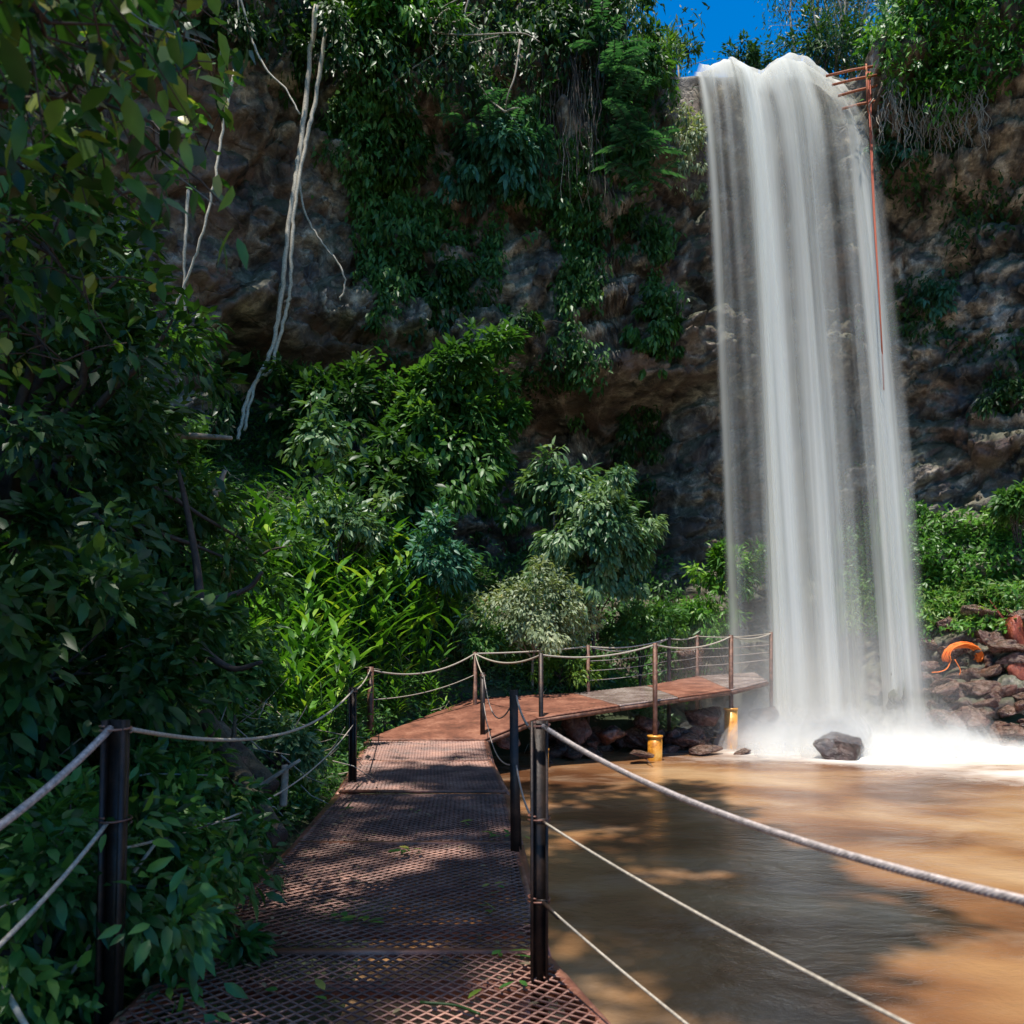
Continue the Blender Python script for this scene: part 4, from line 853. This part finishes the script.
# ------------------------------------------------------------------ walkway
def V3(*a): return np.array(a, float)
def bil(q, u, v):   # q: A near-left, B near-right, C far-right, D far-left
    A, B, C, D = (np.array(tuple(p), float) for p in q); u = np.asarray(u)[..., None]; v = np.asarray(v)[..., None]
    return A*(1-u)*(1-v)+B*u*(1-v)+C*u*v+D*(1-u)*v
def grate(q, cw=.078, ch=.036, w=.011, th=.012, seed=0):
    A, B, C, D = (np.array(tuple(p), float) for p in q)
    W = np.linalg.norm(B-A); Ln = np.linalg.norm(D-A); nc = int(W/(cw/2)); nr_ = int(Ln/ch)
    V = []; Q = []; b = 0
    j = np.arange(nc+1); r_ = np.random.default_rng(seed)
    for i in range(nr_):
        vv = (i+.5+np.where((j+i) % 2 == 0, .47, -.47))/nr_; uu = j/nc
        sag = .012*np.sin(uu*math.pi)
        P = bil(q, uu, np.clip(vv, 0, 1)); P[:, 2] += -sag+.006*fbm(np.stack([uu*5, vv*5, uu*0+seed], -1), 2, 4)
        k = len(P); dv = (D-A)/Ln*w*.5
        V += [P-dv+V3(0, 0, th/2), P+dv+V3(0, 0, th/2-.004), P+dv-V3(0, 0, th/2+.004), P-dv-V3(0, 0, th/2)]
        a = np.arange(k-1)
        for s in range(4):
            s2 = (s+1) % 4; Q.append(np.stack([b+s*k+a, b+s*k+a+1, b+s2*k+a+1, b+s2*k+a], -1))
        b += 4*k
    return np_mesh('grate', np.concatenate(V), np.concatenate(Q))
wk = thing('walkway', 'rusty steel mesh walkway running from the camera along the bank', 'walkway')
DL = [(1.3, -1.9, 1.3, .01), (0, 0, 0, 0)]
# stations: y, xl, xr, z
ST = [(-1.6, -1.35, 1.75, .0), (.5, -1.42, 1.42, .0), (2.45, -1.46, .50, .0), (3.72, -1.50, .13, .0), (5.88, -1.56, .03, .0), (8.0, -1.72, -.07, -.02), (10.3, -1.98, -.28, -.03), (12.5, -2.25, -.42, .0)]
dz = [.0, .02, .015, .0, -.012, .014, -.008]
for i in range(len(ST)-1):
    (y0, l0, r0, z0), (y1, l1, r1, z1) = ST[i], ST[i+1]; e = .012; zz = dz[i]
    q = [(l0, y0+e, z0+zz), (r0, y0+e, z0+zz), (r1, y1-e, z1+zz-.01), (l1, y1-e, z1+zz-.01)]
    pn = link('mesh_panel', grate(q, seed=i), M_grate, wk)
    mb = MB()
    for a, b in ((0, 1), (1, 2), (2, 3), (3, 0)):
        A = V3(*q[a]); B = V3(*q[b]); A[2] -= .012; B[2] -= .012; mb.bar(A, B, .035, .03)
    link('panel_frame', mb.mesh('panel_frame'), M_grate, pn)
for sd in (1, 2):
    mb = MB()
    for i in range(len(ST)-1):
        mb.bar((ST[i][sd]+(-.03 if sd == 1 else .03), ST[i][0], ST[i][3]-.085), (ST[i+1][sd]+(-.03 if sd == 1 else .03), ST[i+1][0], ST[i+1][3]-.085), .05, .11)
    link('edge_beam', mb.mesh('edge_beam'), M_grate, wk)
for y_ in np.arange(-.8, 12.6, .72):
    l = np.interp(y_, [s[0] for s in ST], [s[1] for s in ST]); r = np.interp(y_, [s[0] for s in ST], [s[2] for s in ST])
    mb = MB(); mb.bar((l, y_, -.095), (r, y_, -.095), .05, .06); link('cross_beam', mb.mesh('cross_beam'), M_grate, wk)
for x_, y_ in [(-1.5, .6), (1.3, .6), (-1.55, 3.9), (.05, 3.9), (-1.7, 8), (-.1, 8), (-2.1, 12), (-.4, 12)]:
    mb = MB(); mb.tube([(x_, y_, -1.6), (x_, y_, -.14)], .06, 10); link('support', mb.mesh('support', True), M_grate, wk)

def post(par, x, y, z0, z1, w, mat=M_post, lean=(0, 0), ang=False):
    mb = MB(); a = Vector((x, y, z0)); b = Vector((x+lean[0], y+lean[1], z1))
    if ang:   # channel: web and two flanges
        mb.bar(a, b, w, w*.18, (0, 1, 0)); mb.bar(a+Vector((-w*.42, -w*.30, 0)), b+Vector((-w*.42, -w*.30, 0)), w*.16, w*.6-.003, (0, 1, 0)); mb.bar(a+Vector((w*.42, -w*.3, 0)), b+Vector((w*.42, -w*.3, 0)), w*.16, w*.6-.003, (0, 1, 0))
    else: mb.bar(a, b, w, w, (0, 1, 0))
    return link('post', mb.mesh('post'), mat, par)
def cable(par, a, b, sag, r, mat, name='rope', n=26, twist=False):
    a = np.array(tuple(a)); b = np.array(tuple(b)); t = np.linspace(0, 1, n)[:, None]
    P = a*(1-t)+b*t; P[:, 2] -= (4*sag*t*(1-t))[:, 0]; mb = MB()
    if twist:
        t = np.linspace(0, 1, int(np.linalg.norm(b-a)/.006))[:, None]; P = a*(1-t)+b*t; P[:, 2] -= (4*sag*t*(1-t))[:, 0]
        d = (b-a)/np.linalg.norm(b-a); s1 = np.cross(d, (0, 0, 1)); s1 /= np.linalg.norm(s1); s2 = np.cross(s1, d)
        for k in range(6):
            th = t[:, 0]*np.linalg.norm(b-a)/.075*2*math.pi+k*math.pi/3
            mb.tube(P+r*.62*(s1*np.cos(th)[:, None]+s2*np.sin(th)[:, None]), r*.40, 5)
    else: mb.tube(P, r, 7)
    return link(name, mb.mesh(name, True), mat, par)
# near posts: left then right
pl = [(-1.52, 3.1, 1.12), (-1.70, 8.6, .99), (-2.28, 12.9, 1.13)]
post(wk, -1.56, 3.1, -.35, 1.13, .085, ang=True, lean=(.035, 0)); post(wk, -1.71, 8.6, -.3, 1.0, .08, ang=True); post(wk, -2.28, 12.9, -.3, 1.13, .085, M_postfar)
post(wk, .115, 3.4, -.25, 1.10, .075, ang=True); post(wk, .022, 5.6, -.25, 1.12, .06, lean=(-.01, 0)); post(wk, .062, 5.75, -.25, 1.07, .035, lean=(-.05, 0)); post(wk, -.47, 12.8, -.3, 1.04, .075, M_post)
post(wk, -1.6, -.1, -.3, 1.1, .08); post(wk, 1.33, .48, -.3, 1.1, .08)
for zf, r in ((1.0, .0075), (.62, .006), (.30, .005)):
    tw = zf == 1.0
    cable(wk, (.13, 3.36, 1.08 if tw else .68 if zf == .62 else .34), (1.33, .48, 1.08 if tw else .66 if zf == .62 else .30), .150 if tw else .055 if zf == .62 else .06, .0105 if tw else .005, M_cable if tw else M_rope, twist=tw)
cable(wk, (-1.54, 3.07, 1.10), (-1.6, -.1, 1.10), .36, .014, M_cable, n=40); cable(wk, (-1.55, 3.07, .74), (-1.6, -.1, .76), .38, .008, M_rope, n=40)
cable(wk, (-1.50, 3.14, 1.09), (-1.70, 8.56, .97), .22, .010, M_rope, n=40); cable(wk, (-1.53, 3.14, .62), (-1.70, 8.56, .6), .2, .006, M_rope)
cable(wk, (-1.7, 8.64, .96), (-2.28, 12.85, 1.08), .05, .009, M_rope)
cable(wk, (.11, 3.45, 1.05), (.03, 5.55, 1.08), .06, .007, M_cable); cable(wk, (.03, 5.65, 1.08), (-.45, 12.75, 1.0), .38, .007, M_cable); cable(wk, (.03, 5.65, .6), (-.45, 12.75, .55), .3, .006, M_cable)
cable(wk, (.11, 3.45, .66), (.03, 5.55, .6), .08, .006, M_cable)
# cable clamp on the near right post
for z_, l in ((.34, .14), (.68, .03), (1.08, .05)):
    mb = MB(); mb.tube([(.13, 3.36, z_), (.13+l*.42, 3.36-l, z_-l*.13)], .009, 7)
    mb.tube([(.10, 3.36, z_-.008), (.148, 3.36, z_-.008), (.148, 3.36, z_+.008), (.10, 3.36, z_+.008)], .005, 5)
    link('clamp', mb.mesh('clamp', True), M_post, wk)

# --- far platform
pf = thing('platform', 'rust-red steel platform bending right towards the foot of the waterfall', 'platform')
A_ = [(-2.3, 12.56, .02), (-.44, 12.56, .02), (.45, 13.5, .26), (2.62, 14.5, .49), (4.5, 16.2, .60), (5.55, 17.3, .75)]
quads_ = [((-2.28, 12.56, .0), (-.44, 12.56, .0), (.42, 13.5, .26), (-.80, 16.0, .44), M_deckfar),
          ((.44, 13.5, .262), (1.9, 14.2, .42), (1.25, 16.4, .52), (-.78, 16.0, .44), M_deckfar),
          ((1.92, 14.2, .424), (3.1, 14.95, .52), (2.9, 17.3, .63), (1.27, 16.4, .524), M_deckwet),
          ((3.12, 14.95, .524), (4.4, 16.1, .60), (4.3, 18.5, .80), (2.92, 17.3, .634), M_deckfar),
          ((4.42, 16.1, .604), (5.5, 17.2, .74), (5.7, 18.8, .88), (4.32, 18.5, .804), M_deckwet)]
for A, B, C, D, mt in quads_:
    Nq = 40; U, Vv_ = np.meshgrid(np.linspace(0, 1, Nq), np.linspace(0, 1, Nq)); P = bil((A, B, C, D), U, Vv_)
    P[..., 2] += .008*fbm(P*2, 2, 12)+.004*np.sin(U*Nq*3)
    i2 = np.arange(Nq-1)[:, None]*Nq+np.arange(Nq-1)[None]; Qq = np.stack([i2, i2+1, i2+Nq+1, i2+Nq], -1).reshape(-1, 4)
    bt = P-V3(0, 0, .03); V_ = np.concatenate([P.reshape(-1, 3), bt.reshape(-1, 3)]); n2 = Nq*Nq
    ring = np.r_[np.arange(Nq), np.arange(1, Nq)*Nq+Nq-1, (Nq-1)*Nq+np.arange(Nq-2, -1, -1), np.arange(Nq-2, 0, -1)*Nq]; rn = np.roll(ring, -1)
    Qq = np.concatenate([Qq, Qq[:, ::-1]+n2, np.stack([ring, ring+n2, rn+n2, rn], -1)])
    pn = link('deck_plate', np_mesh('deck_plate', V_, Qq), mt, pf)
    mb = MB(); mb.bar(V3(*A)-V3(0, 0, .07), V3(*B)-V3(0, 0, .07), .05, .07); mb.bar(V3(*D)-V3(0, 0, .07), V3(*C)-V3(0, 0, .07), .05, .07); mb.bar(V3(*B)-V3(0, 0, .075), V3(*C)-V3(0, 0, .075), .05, .06); link('beam', mb.mesh('beam'), M_postfar, pn)
fp = [(541, 653, 13.6, .26, 1), (655, 643, 14.5, .49, 1), (731, 635, 16.25, .6, 1), (771, 632, 17.4, .76, 0)]
bp = [(475, 652, 15.2, .4, 0), (588, 645, 16.5, .53, 1), (669, 637, 17.9, .72, 0), (697, 635, 18.9, .85, 0)]
tops = {}
for px, py, d, z, fo in fp+bp:
    p = at(px, py, d); ft = fo and px != 588
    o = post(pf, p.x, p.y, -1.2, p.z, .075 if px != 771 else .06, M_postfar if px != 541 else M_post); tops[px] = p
    if fo:
        zt = {541: -.28, 655: -.15, 731: .22, 588: -.35}[px]; r = .13 if px != 588 else .15
        mb = MB(); mb.tube([(p.x, p.y, -1.3), (p.x, p.y, WATER), (p.x, p.y, zt)], [r, r*1.02, r], 20); mb.tube([(p.x, p.y, zt-.03), (p.x, p.y, zt+.004)], r*1.1, 20); link('footing', mb.mesh('footing', False), M_foot, o)
def T(px, dz_=0): p = tops[px].copy(); p.z -= dz_+.03; return p
for a, b, s in [(541, 655, .12), (655, 731, .14), (731, 771, .08), (475, 588, .03), (588, 669, .10), (669, 697, .05), (541, 475, .16)]:
    cable(pf, T(a), T(b), s, .016, M_rope)
cable(pf, T(588), T(669), .18, .013, M_rope); cable(pf, T(475), Vector((-.47, 12.8, 1.0)), .03, .01, M_rope); cable(pf, T(475), Vector((-2.28, 12.9, 1.08)), .2, .014, M_rope)
for h in (.3, .5, .7):
    cable(pf, T(588, h), T(669, h), .04, .006, M_cable); cable(pf, T(669, h), T(697, h), .02, .006, M_cable); cable(pf, T(697, h), T(771, h*.8), .02, .008, M_cable)
cable(pf, T(697), T(771), .05, .013, M_rope); cable(pf, T(475, .4), Vector((-2.28, 12.9, .6)), .1, .008, M_rope)

# fallen leaves on the deck
GL = 'leaves fallen on the walkway'
for i, (px, py, n, lab) in enumerate([(405, 855, 9, 'bunch of torn green leaves on the deck, below the second seam'), (325, 995, 3, 'green leaf near the bottom edge of the deck'), (370, 925, 6, 'leaf litter at the end of the light streak on the deck'),
    (505, 838, 10, 'green sprig caught at the right end of the second seam'), (470, 825, 3, 'thin pale leaf just above the second seam'), (416, 815, 3, 'small leaf in the middle of the deck above the seam'), (500, 890, 4, 'green leaves by the right deck edge, halfway down'),
    (345, 920, 4, 'green leaf bits left of the light streak'), (497, 960, 4, 'pale crumpled leaf at the bottom right corner of the deck'), (485, 997, 3, 'single green leaf on the bottom seam'), (487, 915, 4, 'leaf bits close to the near right post'),
    (240, 930, 5, 'leaves at the left deck edge beside the bank shrub'), (345, 812, 3, 'light leaf on the left half of the deck above the seam'), (172, 998, 4, 'broad leaves lying on the near left corner of the deck')]):
    d = F*EYE/(py-HZ); p = at(px, py, d); p.z = .022; P = rng.normal(size=(n, 3))*np.array([.07, .05, .0]); P[:, 2] = rng.uniform(.0, .02, n)
    D = rvec(n)*np.array([1, 1, .08]); N = np.array([0, 0, 1.0])+rvec(n)*.25
    o = link('fallen_leaf', leaf_mesh('fallen_leaf', P, D, N, .085*(.6+.7*rng.random(n)), .034*(.6+.7*rng.random(n)), 2, .2, .05, rnd=.5+.5*rng.random(n)), G['near'], loc=p); tag(o, lab, 'fallen leaf', GL)
n = 900; y = rng.uniform(2.2, 12.2, n); l_ = np.interp(y, [q[0] for q in ST], [q[1] for q in ST]); r_ = np.interp(y, [q[0] for q in ST], [q[2] for q in ST])
P = np.stack([l_+(r_-l_)*rng.random(n)**2.6, y, .016+.012*rng.random(n)], -1); D = rvec(n)*np.array([1, 1, .1]); N = np.array([0, 0, 1.0])+rvec(n)*.3
tag(link('leaf_litter', leaf_mesh('leaf_litter', P, D, N, .05*(.5+.8*rng.random(n)), .018*(.5+.8*rng.random(n)), 1, .2, .05), G['dry']), 'small dry leaf litter scattered over the walkway mesh', 'leaf litter', kind='stuff')
for x_, y_, z_, w_ in [(-1.53, 3.09, 1.09, .062), (-1.53, 3.09, .74, .062), (-1.71, 8.58, .95, .058), (.115, 3.4, 1.075, .052), (.115, 3.4, .68, .052), (.115, 3.4, .335, .052), (.022, 5.62, 1.06, .045), (-2.28, 12.9, 1.06, .06), (-.47, 12.8, .99, .055)]:
    mb = MB(); th = np.linspace(0, 2*math.pi*1.7, 30); mb.tube(np.stack([x_+(w_-.006)*np.cos(th), y_+(w_-.006)*np.sin(th), z_+.008*th/3-.008], -1), .004, 5)
    link('lashing', mb.mesh('lashing', True), M_grate, wk)
mb = MB(); mb.tube(catmull(np.array([tuple(at(420, 1010, 3.11)), tuple(at(455, 1013, 3.09)), tuple(at(480, 1022, 3.02))], float), 6)+V3(0, 0, .03), .006, 5)
tag(link('stick', mb.mesh('stick', True), G['mid']), 'thin green stem lying on the deck at the bottom edge', 'stick')

# ------------------------------------------------------------------ light, sky, camera
SUN_EL, SUN_AZ = 75.0, 203.0        # azimuth clockwise from +Y: behind the camera, to the left
ds = Vector((math.sin(R(SUN_AZ))*math.cos(R(SUN_EL)), math.cos(R(SUN_AZ))*math.cos(R(SUN_EL)), math.sin(R(SUN_EL))))
L = bpy.data.lights.new('sun', 'SUN'); L.energy = 4.0; L.angle = R(.55); L.color = (1.0, .95, .86)
lo = bpy.data.objects.new('sun', L); COL.objects.link(lo); lo.rotation_euler = ds.to_track_quat('Z', 'Y').to_euler()
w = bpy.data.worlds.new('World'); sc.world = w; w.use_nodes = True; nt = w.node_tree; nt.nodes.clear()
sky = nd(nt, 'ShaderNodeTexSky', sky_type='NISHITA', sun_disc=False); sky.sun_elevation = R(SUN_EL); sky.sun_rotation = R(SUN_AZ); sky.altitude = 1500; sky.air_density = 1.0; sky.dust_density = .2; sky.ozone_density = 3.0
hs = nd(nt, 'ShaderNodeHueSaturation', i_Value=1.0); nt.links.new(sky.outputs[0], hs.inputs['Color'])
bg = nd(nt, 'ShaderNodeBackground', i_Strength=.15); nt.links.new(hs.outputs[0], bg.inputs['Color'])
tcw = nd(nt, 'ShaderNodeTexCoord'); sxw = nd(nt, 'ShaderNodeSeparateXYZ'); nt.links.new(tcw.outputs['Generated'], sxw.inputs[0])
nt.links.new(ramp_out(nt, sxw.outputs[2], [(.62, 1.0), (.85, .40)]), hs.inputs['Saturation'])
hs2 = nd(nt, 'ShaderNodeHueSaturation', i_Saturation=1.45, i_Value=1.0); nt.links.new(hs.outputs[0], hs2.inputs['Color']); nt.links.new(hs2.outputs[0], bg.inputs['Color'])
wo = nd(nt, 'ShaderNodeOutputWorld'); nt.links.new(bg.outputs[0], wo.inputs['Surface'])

cam = bpy.data.cameras.new('camera'); co = bpy.data.objects.new('camera', cam); COL.objects.link(co); co.location = CAM; co.rotation_euler = (R(90), 0, 0)
cam.sensor_width = 36; cam.lens = F/1024*36; cam.shift_y = (HZ-512)/1024; cam.clip_end = 3000; cam.clip_start = .05
cam.dof.use_dof = True; cam.dof.focus_distance = 11.0; cam.dof.aperture_fstop = 4.0
sc.camera = co
sc.view_settings.view_transform = 'Standard'; sc.view_settings.look = 'None'; sc.view_settings.exposure = 0.68; sc.view_settings.gamma = 1
sc.cycles.max_bounces = 7; sc.cycles.transparent_max_bounces = 24; sc.cycles.volume_bounces = 1; sc.cycles.use_denoising = True
sc.cycles.sample_clamp_indirect = 4.0; sc.cycles.volume_step_rate = 2.0
